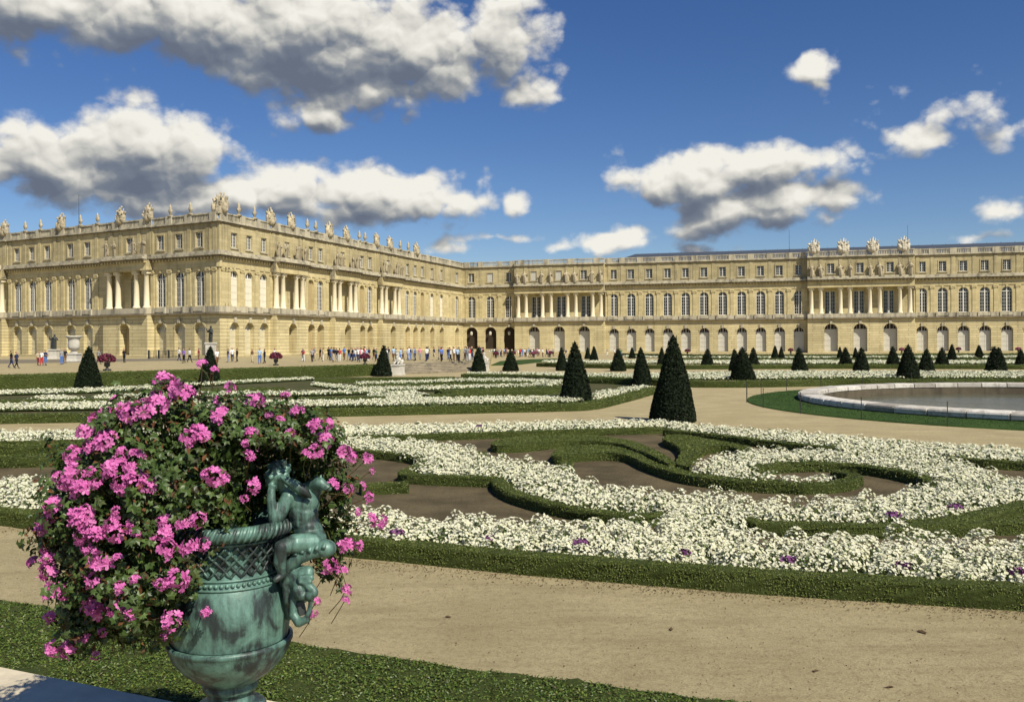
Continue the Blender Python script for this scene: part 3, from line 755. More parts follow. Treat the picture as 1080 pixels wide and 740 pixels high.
# ------------------------------------------------------------------ foreground: parapet, ground cover hedge, terrace underfoot
PZ = 1.35; UZ = 1.75
e0 = P(0, 702, PZ); e1 = P(190, 740, PZ); d = (e1-e0).normalized(); nn = Vector((-d.y, d.x, 0))
if nn.y < 0: nn = -nn
Mpar = Matrix(((d.x, nn.x, 0, e1.x), (d.y, nn.y, 0, e1.y), (0, 0, 1, 0), (0, 0, 0, 1)))
pa = empty('stone_parapet', (e1.x, e1.y, 0), 'pale stone parapet carrying the bronze urn', 'parapet')
Mloc = Matrix(((d.x, nn.x, 0, 0), (d.y, nn.y, 0, 0), (0, 0, 1, 0), (0, 0, 0, 1)))
mb = MB(); mb.bevbox(-14, 9, -.62, -.06, 0.0, PZ-.16, .01); mb.build('wall', M['parapet'], pa, Mloc)
mb = MB()
x = -14.0
while x < 9: mb.bevbox(x, x+1.996, -.7, 0, PZ-.16, PZ, .012); x += 2.0
mb.build('coping', M['parapet'], pa, Mloc)
URN = Vector((-1.557, 5.0, 0))
pl = MB(); pl.bevbox(-.27, .27, -.27, .27, 0.0, UZ-.16, .012); pl.bevbox(-.25, .25, -.25, .25, UZ-.16, UZ-.002, .012)
uo = Mloc.inverted() @ (URN - Vector((e1.x, e1.y, 0)))
pl.build('plinth', M['parapet'], pa, Mloc @ Matrix.Translation(uo))
sheet('terrace_underfoot', [e0 - nn*.66 - d*12, e1 - nn*.66 + d*9, e1 - nn*14 + d*9, e0 - nn*14 - d*12], T, M['gravel'], skirt=-0.05)
far = [P(-160, 606, 1.0), P(0, 632, 1.0), P(155, 655, 1.0), P(310, 678, 1.0), P(450, 698, 1.0), P(620, 720, 1.0), P(790, 741, 1.0), P(1000, 768, 1.0), P(1500, 830, 1.0)]
fl = smooth_line(far, 0.2)
poly = [e1 - d*9 + nn*.03, e1 + d*8.5 + nn*.03] + [Vector((p.x + R.gauss(0, .012), p.y + R.gauss(0, .02), 0)) for p in fl[::-1]]
bag = hedge_slab_bag(poly, 1.0, 0.027, 3200)
tag(link('ground_cover_hedge', bag.mesh('ground_cover_hedge', [M['hedge'], M['gleaf']])), 'broad leafy green hedge top in the foreground, below the urn', 'hedge')
bag = Bag(); k = 3000
xx = NP.uniform(-60, 1160, k); base_y = np.interp(xx, [-60, 0, 45, 385, 560, 700, 820, 950, 1080, 1160], [543, 552, 556, 592, 606, 617, 624, 633, 644, 651])
yy = base_y + np.abs(NP.normal(0, 6.5, k)) - 1.5
Pp = np.array([P(a, b, 0.008) for a, b in zip(xx, yy)])
leaves(bag, Pp, np.tile([[0, 0, 1.0]], (k, 1)), .036, 0, .5, .6)
k = 1500; Pp = np.array([P(a, b, 0.008) for a, b in zip(NP.uniform(0, 1080, k), NP.uniform(560, 740, k))])
leaves(bag, Pp, np.tile([[0, 0, 1.0]], (k, 1)), .022, 0, .5, .7)
tag(link('leaf_litter', bag.mesh('leaf_litter', [mat_leaf('litter', [(.10, .07, .035), (.2, .15, .08), (.06, .045, .025), (.32, .26, .16)], .9, .1)])), 'scattered dead leaves and grit on the gravel path', 'litter', kind='stuff')
lf = mat_plain('dry_leaf', (0.10, 0.06, 0.03), 0.8, 0.2)
for (x, y, w) in [(973, 667, 'largest dead leaf lying on the gravel at the right'), (938, 725, 'dead leaf lying on the gravel near the lower edge at right'), (860, 708, 'small dead leaf on the gravel left of the lower one'), (473, 651, 'small dead leaf on the gravel near the urn'), (708, 664, 'dead leaf on the gravel in the middle of the path')]:
    m = MB(); L = .085 if 'largest' in w else .055
    m.add([(-L, 0, .012), (-L*.3, -L*.45, .02), (L*.5, -L*.3, .01), (L, 0, .03), (L*.4, L*.4, .012), (-L*.4, L*.4, .025), (0, 0, .004)], [(0, 1, 6), (1, 2, 6), (2, 3, 6), (3, 4, 6), (4, 5, 6), (5, 0, 6)])
    o = m.build('fallen_leaf', lf); o.location = P(x, y, 0.0); o.rotation_euler = (0, 0, R.uniform(0, 6)); tag(o, w, 'leaf')
# ------------------------------------------------------------------ palace
C0 = Vector((-45.9, 143.0, 0))
dS = Vector((.316, .949, 0)).normalized(); dWst = Vector((.871, -.492, 0)).normalized(); dWg = Vector((.962, -.272, 0)).normalized()
LS = 104.0
C1 = C0 + dS*LS

def fmat(d):
    y = Vector((0, 0, 1)).cross(d)
    return Matrix(((d.x, y.x, 0, 0), (d.y, y.y, 0, 0), (0, 0, 1, 0), (0, 0, 0, 1)))

def U(c, d, px, off=0.0):
    y = Vector((0, 0, 1)).cross(d); o = c - y*off; m = (px-CX)/F
    return (m*o.y - o.x)/(d.x - m*d.y)

Z_STR, Z_FLR, Z_ENT, Z_COR, Z_ATT, Z_TOP, Z_RAIL = 8.0, 9.2, 15.4, 17.0, 18.0, 22.4, 24.0

def arch_pts(uc, w, zb, zt, arch, n=10):
    r = w/2
    if not arch: return [(uc-r, zb), (uc-r, zt), (uc+r, zt), (uc+r, zb)]
    zs = zt - r
    return [(uc-r, zb)] + [(uc-r*math.cos(math.pi*i/n), zs+r*math.sin(math.pi*i/n)) for i in range(n+1)] + [(uc+r, zb)]

def wall_strip(mb, u0, u1, z0, z1, y, ops):
    ops = sorted(ops); cur = u0
    for (uc, w, zb, zt, arch, depth) in ops:
        l, r = uc-w/2, uc+w/2
        if l > cur: mb.quad((cur, y, z0), (l, y, z0), (l, y, z1), (cur, y, z1))
        if zb > z0+1e-4: mb.quad((l, y, z0), (r, y, z0), (r, y, zb), (l, y, zb))
        pts = arch_pts(uc, w, zb, zt, arch)
        top = [p for p in pts[1:-1]]
        for a, b in zip(top[:-1], top[1:]):
            mb.quad((a[0], y, a[1]), (b[0], y, b[1]), (b[0], y, z1), (a[0], y, z1))
        for a, b in zip(pts[:-1], pts[1:]):
            mb.quad((a[0], y, a[1]), (b[0], y, b[1]), (b[0], y+depth, b[1]), (a[0], y+depth, a[1]))
        if zb > z0+1e-4: mb.quad((l, y, zb), (r, y, zb), (r, y+depth, zb), (l, y+depth, zb))
        cur = r
    if u1 > cur: mb.quad((cur, y, z0), (u1, y, z0), (u1, y, z1), (cur, y, z1))

# ---- windows (mesh shared, origin at the middle of the sill)
def pane_mesh(name, w, h, arch, mat):
    pts = arch_pts(0, w+.02, 0, h+.01, arch); me = bpy.data.meshes.new(name)
    me.from_pydata([(p[0], 0, p[1]) for p in pts], [], [tuple(range(len(pts)))]); me.materials.append(mat); me.update(); return me
def frame_mesh(name, w, h, arch, nx, nz, t=.1, thin=.05, centre=.27, transom=True, mat=None):
    mb = MB(); r = w/2
    zs = h-r if arch else h
    mb.box(-r, -r+t, -.06, 0, 0, zs); mb.box(r-t, r, -.06, 0, 0, zs); mb.box(-r+t, r-t, -.06, 0, 0, t*1.4)
    if arch:
        n = 10
        for i in range(n):
            a0, a1 = math.pi*i/n, math.pi*(i+1)/n
            o = [(-r*math.cos(a), zs+r*math.sin(a)) for a in (a0, a1)]; q = [(-(r-t)*math.cos(a), zs+(r-t)*math.sin(a)) for a in (a0, a1)]
            mb.quad((o[0][0], -.06, o[0][1]), (o[1][0], -.06, o[1][1]), (q[1][0], -.06, q[1][1]), (q[0][0], -.06, q[0][1]))
    else: mb.box(-r+t, r-t, -.06, 0, h-t, h)
    mb.box(-centre/2, centre/2, -.075, -.001, t*1.4, h-t*1.02)
    if transom: mb.box(-r+t, r-t, -.07, -.002, zs-.09, zs+.09)
    for i in range(1, nx):
        x = -r + w*i/nx
        if abs(x) > .1: mb.box(x-thin/2, x+thin/2, -.05, -.003, t*1.4, zs if not arch else zs+math.sqrt(max(0, r*r-x*x))-t)
    for i in range(1, nz):
        z = zs*i/nz
        mb.box(-r+t, r-t, -.05, -.004, z-thin/2, z+thin/2)
    return mb.mesh(name, mat or M['frame'])
def shutter_mesh(name, w, h, mat):
    mb = MB(); r = w/2-.04
    for s in (-1, 1):
        a, b = (0.015, r) if s > 0 else (-r, -.015)
        mb.box(a, b, -.07, -.01, .02, h)
        for k in range(4):
            z = .15+(h-.2)*k/4
            for (x0, x1, z0, z1) in ((a+.06, b-.06, z, z+.06), (a+.06, b-.06, z+(h-.2)/4-.16, z+(h-.2)/4-.1)):
                mb.box(x0, x1, -.095, -.07, z0, z1)
    return mb.mesh(name, mat)
W1, H1 = 2.15, 5.75
WIN = {
 'arched': (pane_mesh('pane_arched', W1, H1, True, M['glass']), [('frame', frame_mesh('frame_arched', W1, H1, True, 4, 6))], 'arched_window'),
 'blind': (pane_mesh('pane_arched_b', W1, H1, True, M['glass']), [('frame', frame_mesh('frame_arched_b', W1, H1, True, 4, 6)), ('shutter', shutter_mesh('shutter_w', W1, H1-1.15, M['shutter_w']))], 'arched_window'),
 'tall': (pane_mesh('pane_tall', 2.3, 5.4, False, M['glass']), [('frame', frame_mesh('frame_tall', 2.3, 5.4, False, 4, 6, centre=.42, transom=False))], 'tall_window'),
 'attic': (pane_mesh('pane_attic', 1.6, 2.35, False, M['glass']), [('frame', frame_mesh('frame_attic', 1.6, 2.35, False, 4, 4, .08, .045, .17, False))], 'attic_window'),
 'attic_w': (pane_mesh('pane_attic_w', 1.6, 2.35, False, M['glass']), [('frame', frame_mesh('frame_attic_w', 1.6, 2.35, False, 4, 4, .08, .045, .17, False)), ('shutter', shutter_mesh('shutter_a', 1.6, 2.3, M['shutter']))], 'attic_window'),
}
def door(kind, h, w0=2.45):
    key = (kind, round(h, 2), w0)
    if key in WIN: return WIN[key]
    w = 3.2 if kind == 'passage' else w0
    if kind == 'niche':   # blind arch, masonry back
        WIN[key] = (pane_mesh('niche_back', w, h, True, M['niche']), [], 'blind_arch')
    elif kind == 'passage':
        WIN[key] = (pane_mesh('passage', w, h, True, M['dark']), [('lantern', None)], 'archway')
    else:
        mt = {'door': M['shutter'], 'doory': M['shutter_y']}[kind]
        WIN[key] = (pane_mesh('door_pane', w, h, True, M['shutter_y'] if kind == 'doory' else M['fan']), [('frame', frame_mesh('door_frame', w, h, True, 4, 5, .1, .05, .14, True)), ('shutter', shutter_mesh('door_shutter', w, h-1.3, mt))], 'arched_doorway')
    return WIN[key]
M['fan'] = mat_plain('brown_fanlight', (0.035, 0.024, 0.016), 0.5, 0.3)
lm = MB(); lm.lathe([(0, .05), (.15, .3), (.8, .35), (1.0, .12), (1.05, .05)], 6); LANT = lm.mesh('lantern', M['shutter'])

def place(kind, root, Mf, u, y, z, h=None, w0=2.45):
    pane, subs, name = door(kind, h, w0) if h else WIN[kind]
    o = link(name, pane, root, Mf @ Matrix.Translation((u, y, z)))
    for (nm, me) in subs:
        if nm == 'lantern':
            link('lantern', LANT, o, Matrix.Translation((0, -1.0, h-2.2)))
        else: link(nm, me, o, Matrix.Translation((0, -.004 if nm == 'frame' else -.08, 0)))
    return o

# ---- columns and pilasters
cm = MB(); hc = Z_ENT - Z_FLR - .012
cm.lathe([(0, .62), (.22, .62), (.24, .52), (.34, .55), (.42, .46), (hc*.35, .45), (hc-.7, .385), (hc-.66, .43), (hc-.6, .39), (hc-.5, .44), (hc-.34, .5), (hc-.30, .42)], 14)
cm.box(-.56, .56, -.56, .56, hc-.30, hc); cm.box(-.64, .64, -.64, .64, -.02, .0)
for s in (-1, 1): cm.tube([(s*.5, -.45, hc-.42), (s*.5, .45, hc-.42)], .17, 8)
COL = cm.mesh('column', M['column'], True)
pm = MB(); pm.box(-.5, .5, -.16, .1, 0, .4); pm.box(-.42, .42, -.11, .1, .4, hc-.65); pm.box(-.48, .48, -.2, .1, hc-.65, hc-.55); pm.box(-.56, .56, -.26, .1, hc-.3, hc)
for s in (-1, 1): pm.tube([(s*.44, -.26, hc-.42), (s*.44, .05, hc-.42)], .16, 8)
pm.box(-.42, .42, -.2, .1, hc-.55, hc-.3)
PIL = pm.mesh('pilaster', M['stone'])

def facade(root, Mf, secs, zb, dz=0.0, ext=(0, 0)):
    """secs: u0,u1,proj, first=[(u,kind)], attic=[(u,kind)], ground=[(u,kind,top)], cols=[u], pil=[u]"""
    wall, rus, led, att, shd = MB(), MB(), MB(), MB(), MB()
    for si, s in enumerate(secs):
        u0, u1, p = s['u0'], s['u1'], s.get('p', 0.0); y = -p; bal = MB()
        e0 = ext[0] if si == 0 else 0; e1 = ext[1] if si == len(secs)-1 else 0
        # ground storey
        dep = s.get('gdep', 1.3 if p else .82); gw = 3.0 if (p and root is wing_ref[0]) else 2.45
        wall_strip(rus, u0, u1, zb, Z_STR, y, [(u, 3.2 if k == 'passage' else gw, zb+.35, zt, True, dep) for (u, k, zt) in s['ground']])
        for (u, k, zt) in s['ground']:
            place(k, root, Mf, u, y+dep-.002, zb+.35, zt-zb-.35, gw)
            led.box(u-.28, u+.28, y-.28, y+.02, zt-.1, zt+.75)
            hw_ = (3.2 if k == 'passage' else gw)/2
            ap = arch_pts(u, hw_*2+.5, zb, zt+.25, True); ai = arch_pts(u, hw_*2, zb, zt, True)
            for q in range(2, len(ap)-3):
                o1, o2, i1, i2 = ap[q], ap[q+1], ai[q], ai[q+1]
                rus.quad((o1[0], y-.09, o1[1]), (o2[0], y-.09, o2[1]), (i2[0], y-.09, i2[1]), (i1[0], y-.09, i1[1]))
                rus.quad((o1[0], y-.09, o1[1]), (o2[0], y-.09, o2[1]), (o2[0], y, o2[1]), (o1[0], y, o1[1])); rus.quad((i1[0], y-.09, i1[1]), (i2[0], y-.09, i2[1]), (i2[0], y, i2[1]), (i1[0], y, i1[1]))
        rus.box(u0-e0*.3, u1+e1*.3, y-.16, y+.02, zb-.3, zb+.33)
        # band with balustrade pedestals
        shd.box(u0-e0*.55, u1+e1*.55, y-.6, .3, Z_STR+dz, Z_STR+.28+dz)
        led.box(u0-e0*.3, u1+e1*.3, y-.34, .3, Z_STR+.28+dz, Z_FLR+dz)
        us = sorted([u for u, k in s['first']])
        if p == 0:
            for u in us:
                led.box(u-1.15, u+1.15, y-.45, y-.345, Z_STR+.5, Z_FLR-.12)
                for s2 in (-1, 1): led.box(u+s2*1.35-.2, u+s2*1.35+.2, y-.52, y-.346, Z_STR+.285, Z_FLR+.1)
        # first storey
        yf = y if p == 0 else .9
        wall_strip(wall, u0, u1, Z_FLR, Z_ENT, yf, [(u, W1 if k in ('arched', 'blind', 'niche1') else 2.3, Z_FLR+.05, Z_FLR+.05+(H1 if k != 'tall' else 5.4), k != 'tall', .42) for u, k in s['first']])
        for u, k in s['first']:
            if k == 'niche1':
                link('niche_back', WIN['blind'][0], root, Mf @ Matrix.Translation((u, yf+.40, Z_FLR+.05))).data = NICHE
            else: place(k, root, Mf, u, yf+.40, Z_FLR+.05)
            wall.box(u-.22, u+.22, yf-.16, yf+.02, Z_FLR+H1-.05, Z_ENT-.004)
        if p:
            led.quad((u0, y, Z_FLR+.002), (u1, y, Z_FLR+.002), (u1, yf, Z_FLR+.002), (u0, yf, Z_FLR+.002))
            for (za, zc, mb) in ((zb, Z_STR, rus), (Z_ENT, Z_ATT, led), (Z_ATT, Z_TOP, att)):
                for uu in (u0, u1): mb.quad((uu, y if za < Z_ATT else -s.get('ap', p), za), (uu, .5, za), (uu, .5, zc), (uu, y if za < Z_ATT else -s.get('ap', p), zc))
            for uu in (u0, u1): wall.quad((uu, 0, Z_FLR), (uu, yf, Z_FLR), (uu, yf, Z_ENT), (uu, 0, Z_ENT))
            wall.quad((u0, y, Z_ENT-.002), (u1, y, Z_ENT-.002), (u1, yf, Z_ENT-.002), (u0, yf, Z_ENT-.002))
        for u in s.get('cols', []): link('column', COL, root, Mf @ Matrix.Translation((u, y+.62, Z_FLR+.01)))
        for u in s.get('pil', []): link('pilaster', PIL, root, Mf @ Matrix.Translation((u, yf, Z_FLR+.006)))
        # entablature and cornice
        wall.box(u0-e0*.2, u1+e1*.2, y-.12, .4, Z_ENT+dz, Z_ENT+.5+dz)
        wall.box(u0-e0*.2, u1+e1*.2, y-.08, .4, Z_ENT+.5+dz, Z_COR+dz)
        u = u0+.3
        while u < u1-.3: wall.box(u, u+.32, y-.5, y-.081, Z_COR-.34, Z_COR-.004+dz); u += .75
        shd.box(u0-e0*.55, u1+e1*.55, y-.62, .4, Z_COR+dz, Z_COR+.25+dz)  # dark shade line of the cornice, painted as its own strip
        led.box(u0-e0*.85, u1+e1*.85, y-.95, .4, Z_COR+.25+dz, Z_COR+.62+dz)
        led.box(u0-e0*.4, u1+e1*.4, y-.5, .4, Z_COR+.62+dz, Z_ATT+dz)
        # attic
        y = -s.get('ap', p)
        wall_strip(att, u0, u1, Z_ATT, Z_TOP, y, [(u, 1.6, Z_ATT+.72, Z_ATT+3.07, False, .3) for u, k in s['attic']])
        for u, k in s['attic']:
            place(k, root, Mf, u, y+.29, Z_ATT+.72)
            for (a, b, c, e) in ((u-1.02, u-.8, Z_ATT+.6, Z_ATT+3.07), (u+.8, u+1.02, Z_ATT+.6, Z_ATT+3.07)): att.box(a, b, y-.09, y+.01, c, e)
            att.box(u-1.02, u+1.02, y-.1, y+.01, Z_ATT+3.07, Z_ATT+3.32); led.box(u-1.1, u+1.1, y-.2, y+.01, Z_ATT+.45, Z_ATT+.598)
        for u in s.get('pil', []) + s.get('cols', []):
            att.box(u-.38, u+.38, y-.08, y+.01, Z_ATT+.05, Z_TOP-.05)
        led.box(u0-e0*.35, u1+e1*.35, y-.4, .4, Z_TOP+.14+dz, Z_TOP+.32+dz); shd.box(u0-e0*.25, u1+e1*.25, y-.28, .4, Z_TOP-.02+dz, Z_TOP+.14+dz)
        # balustrade
        yb = y-.05; zz = Z_TOP+.32
        bal.box(u0-e0*.1, u1+e1*.1, yb-.18, yb+.18, zz+dz, zz+.22+dz); bal.box(u0-e0*.1, u1+e1*.1, yb-.2, yb+.2, Z_RAIL-.22+dz, Z_RAIL+dz)
        u = u0+.2
        while u < u1-.1:
            bal.box(u-.085, u+.085, yb-.1, yb+.1, zz+.2, Z_RAIL-.2); u += .36
        for u in s.get('ped', []): bal.box(u-.75, u+.75, yb-.26, yb+.26, zz+.003, Z_RAIL+.06)
        if y < -.5:
            for uu in (u0+.15, u1-.15):
                for (za, zc) in ((zz, zz+.22), (Z_RAIL-.22, Z_RAIL)): bal.box(uu-.15, uu+.15, yb+.185, -.24, za, zc)
                q = yb+.4
                while q < -.3: bal.box(uu-.1, uu+.1, q-.085, q+.085, zz+.2, Z_RAIL-.2); q += .36
        bal.build('balustrade', M['ledge'], root, Mf)
    wall.build('upper_wall', M['stone'], root, Mf); rus.build('ground_storey_wall', M['rustic'], root, Mf)
    led.build('cornice', M['ledge'], root, Mf); shd.build('moulding', M['shade_stone'], root, Mf); att.build('attic_wall', M['attic'], root, Mf)

wing_ref = [None]
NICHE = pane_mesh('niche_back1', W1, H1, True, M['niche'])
def gap_mid(us): return [(a+b)/2 for a, b in zip(us[:-1], us[1:])]

central = empty('palace_central_block', C0, 'projecting central block of the honey stone palace, crowned by statues, at the left', 'palace')
wing = empty('palace_wing', C1, 'long straight wing of the honey stone palace filling the right half', 'palace')
wing_ref[0] = wing
MW, MS, MG = fmat(dWst), fmat(dS), fmat(dWg)
uW = lambda px, off=0: U(C0, dWst, px, off)
uS = lambda px, off=0: U(C0, dS, px, off)
uG = lambda px, off=0: U(C1, dWg, px, off)
FIG = []   # carved figures on the cornice: (root, Mf, u, proj, where)
PW, PSo, PG = 1.3, 1.3, 1.8

def pavilion(uf, pxs, proj, ctr, gtop, kinds=('arched',), attic_k=None, zb=1.1, gk='niche', win=None):
    """colonnade; pxs = pixel columns of its columns seen on the projecting plane"""
    us = [uf(x, proj-.62) for x in pxs]
    u0, u1 = us[0]-.9, us[-1]+.9
    ctrs = win if win else [(us[i]+us[i+1])/2 for i in range(1, len(us)-1, 2)]
    return us, u0, u1, ctrs

# west front (left)
usW, w0, w1, wc = pavilion(uW, [115.7, 125, 144.3, 154.9], PW, None, 0)
secs = []
winR = [uW(x, -.3) for x in (171.6, 191.1, 212.4)]
winL = [uW(x, -.3) for x in (20.3, 35.9, 52.2, 76.5, 94.6)]
us2 = [uW(x, PW-.62) for x in (-32, -24, -8, 2.2)]
q0, q1 = us2[0]-.9, us2[-1]+.9
step = winL[1]-winL[0]
winLL = [q0-1.9-step*i for i in range(6)][::-1]
def plain(u0, u1, wins, kfirst, kground, katt, zg=6.75, p=0, pil=None, ped=None, first=None, attic=None, ground=None):
    pl = pil if pil is not None else gap_mid([u0+.0] + wins + [u1])
    return dict(u0=u0, u1=u1, p=p, first=first or [(u, kfirst) for u in wins], attic=attic or [(u, katt) for u in wins],
                ground=ground or [(u, kground, zg) for u in wins], pil=pl, ped=ped if ped is not None else pl)
dW = wc[0]
secs.append(plain(winLL[0]-8, q0, winLL, 'arched', 'doory', 'attic'))
secs.append(dict(u0=q0, u1=q1, p=PW, first=[((us2[1]+us2[2])/2, 'arched')], attic=[((us2[1]+us2[2])/2, 'attic')], ground=[((us2[1]+us2[2])/2, 'niche', 6.75)], cols=us2, ap=.15, ped=[(us2[0]+us2[1])/2, (us2[2]+us2[3])/2]))
plL = [winL[0]-2.2, *gap_mid(winL[:3]), (winL[2]+winL[3])/2-1.1, (winL[2]+winL[3])/2+1.1, *gap_mid(winL[3:]), winL[4]+2.4]
secs.append(plain(q1, w0, winL, 'arched', 'doory', 'attic', pil=plL))
secs.append(dict(u0=w0, u1=w1, p=PW, first=[(dW, 'arched')], attic=[(dW, 'attic')], ground=[(dW, 'niche', 6.75)], cols=usW, ap=.15, ped=[(usW[0]+usW[1])/2, (usW[2]+usW[3])/2]))
plR = [winR[0]-2.0, *gap_mid(winR), winR[2]+2.0, -1.0, -2.4]
secs.append(plain(w1, 0, winR, 'arched', 'doory', 'attic', pil=plR, ped=[*gap_mid(winR), -1.2]))
facade(central, MW, secs, T, -.004, (0, 1))
for us, lab in ((us2, 'far left colonnade'), (usW, 'west colonnade')):
    for i, u in enumerate(us): FIG.append((central, MW, u, PW, lab, i))

# south front
pv = []
for pxs in ([291.6, 298.6, 312.7, 319.2], [352.9, 358.5, 369.9, 375.0], [402.8, 407.4, 416.4, 421.0]):
    us = [uS(x, PSo-.62) for x in pxs]
    # even out the columns (survey noise)
    c = sum(us)/4; w = (us[3]-us[0])/2
    us = [c-w, c-w+2.1, c+w-2.1, c+w]; pv.append(us)
S1 = [uS(x, -.3) for x in (245.7, 261.6, 277.0)]
secs = [plain(0, pv[0][0]-.9, S1, 'blind', 'doory', 'attic', pil=[.9, 2.4, S1[0]-2.1, *gap_mid(S1), S1[2]+2.2], ped=[1.0, *gap_mid(S1)])]
mids = []
for i, us in enumerate(pv):
    c = (us[1]+us[2])/2
    secs.append(dict(u0=us[0]-.9, u1=us[3]+.9, p=PSo, first=[(c, 'niche1')], attic=[(c, 'attic_w')], ground=[(c, 'niche', 6.75)], cols=us, ap=.15, ped=[(us[0]+us[1])/2, (us[2]+us[3])/2]))
    for k, u in enumerate(us): FIG.append((central, MS, u, PSo, ('first', 'second', 'third')[i] + ' south colonnade', k))
    a = us[3]+.9
    if i < 2:
        b = pv[i+1][0]-.9; m1, m2 = a+(b-a)*.33, a+(b-a)*.68
        secs.append(plain(a, b, [m1, m2], 'niche1', 'niche', 'attic', first=[(m1, 'niche1'), (m2, 'arched')], pil=[(m1+m2)/2, a+.7, b-.7], ped=[(a+m1)/2, (m2+b)/2]))
    else:
        ws = [uS(x, -.3) for x in (428.8, 437, 444.5, 454.7, 464.8, 481)]
        fk = ['arched', 'arched', 'niche1', 'blind', 'blind', 'arched']
        secs.append(plain(a, LS, ws, '', 'niche', 'attic', first=list(zip(ws, fk)), pil=gap_mid(ws)))
facade(central, MS, secs, T, 0.0, (1, 0))

# wing
G1 = [uG(x, -.3) for x in (497.9, 517.7, 537.6)]
def even(pxs, proj):
    us = [uG(x, proj-.62) for x in pxs]; return us
a1 = even([547, 555.1, 572.5, 581.5, 598.9, 607.6, 625.4, 634.1], PG); a2 = even([856, 866, 886.75, 896.75, 917.75, 928.25, 949.5, 960.25], PG)
c1 = [(a1[i]+a1[i+1])/2 for i in (1, 3, 5)]; c2 = [(a2[i]+a2[i+1])/2 for i in (1, 3, 5)]
G2 = [uG(x, -.3) for x in (647.75, 666, 685.25, 704.5, 723.4, 742.9, 762.5, 782.4, 802.5, 822.25, 842.75)]
G3 = [uG(x, -.3) for x in (972.5, 994.25, 1016.25, 1038.75, 1062, 1085.5, 1110, 1135, 1161)]
secs = [plain(0, a1[0]-.9, G1, 'arched', 'passage', 'attic', 6.9, attic=[(G1[0], 'attic'), (G1[1], 'attic_w'), (G1[2], 'attic')])]
secs.append(dict(u0=a1[0]-.9, u1=a1[7]+.9, p=PG, first=[(u, 'tall') for u in c1], attic=[(c1[0], 'attic_w'), (c1[1], 'attic_w'), (c1[2], 'attic')], ground=[(u, 'door', 6.9) for u in c1], cols=a1, ped=[(a1[i]+a1[i+1])/2 for i in (0, 2, 4, 6)]))
secs.append(plain(a1[7]+.9, a2[0]-.9, G2, 'arched', 'door', 'attic', 6.2))
secs.append(dict(u0=a2[0]-.9, u1=a2[7]+.9, p=PG, first=[(u, 'tall') for u in c2], attic=[(u, 'attic') for u in c2], ground=[(u, 'door', 6.9) for u in c2], cols=a2, ped=[(a2[i]+a2[i+1])/2 for i in (0, 2, 4, 6)]))
secs.append(plain(a2[7]+.9, G3[-1]+4, G3, 'arched', 'door', 'attic', 6.2))
facade(wing, MG, secs, 0.0, .004, (0, 0))
for i in range(8): FIG.append((wing, MG, a1[i], PG, 'left colonnade of the wing', i))
for i in range(8): FIG.append((wing, MG, a2[i], PG, 'right colonnade of the wing', i))

# roofs and backs
rf = MB(); uE = secs[-1]['u1']; ur = uG(640, -1)
rf.add([(ur, 1.2, Z_TOP+.3), (uE, 1.2, Z_TOP+.3), (uE-.0, 11, 25.9), (ur+6, 11, 25.9), (ur, 22, Z_TOP+.3), (uE, 22, Z_TOP+.3)], [(0, 1, 2, 3), (0, 3, 4), (3, 2, 5, 4), (1, 5, 2)])
rf.add([(0, .4, Z_TOP+.35), (ur, .4, Z_TOP+.35), (ur, 22, Z_TOP+.35), (0, 22, Z_TOP+.35)], [(0, 1, 2, 3)])
x = ur + 12
while x < uE-6: rf.box(x, x+.05, 10.9, 11.1, 25.85, 26.1); x += 3
rf.build('roof', M['roof'], wing, MG)
bk = MB(); bk.box(0, uE, 22, 22.4, 0, Z_TOP+.3); bk.quad((uE, 0, 0), (uE, 22, 0), (uE, 22, Z_TOP), (uE, 0, Z_TOP)); bk.build('rear_wall', M['attic'], wing, MG)
rb = MB(); wl = MW @ Vector((winLL[0]-8, 0, 0)); se = dS*LS; inn = MW @ Vector((winLL[0]-8, 90, 0)); be = se + (MS @ Vector((0, 22, 0)))
zc = Z_TOP+.35
wi = MW @ Vector((-.5, .5, 0)); 
rb.add([(wl.x, wl.y+.4, zc), (.3, .7, zc), (se.x-.4, se.y, zc), (be.x, be.y+20, zc), (inn.x, inn.y, zc)], [(0, 1, 2, 3, 4)])
rb.build('roof', M['roof'], central)
rb = MB(); rb.add([(wl.x, wl.y, 0), (inn.x, inn.y, 0), (inn.x, inn.y, zc), (wl.x, wl.y, zc)], [(0, 1, 2, 3)]); rb.build('rear_wall', M['attic'], central)

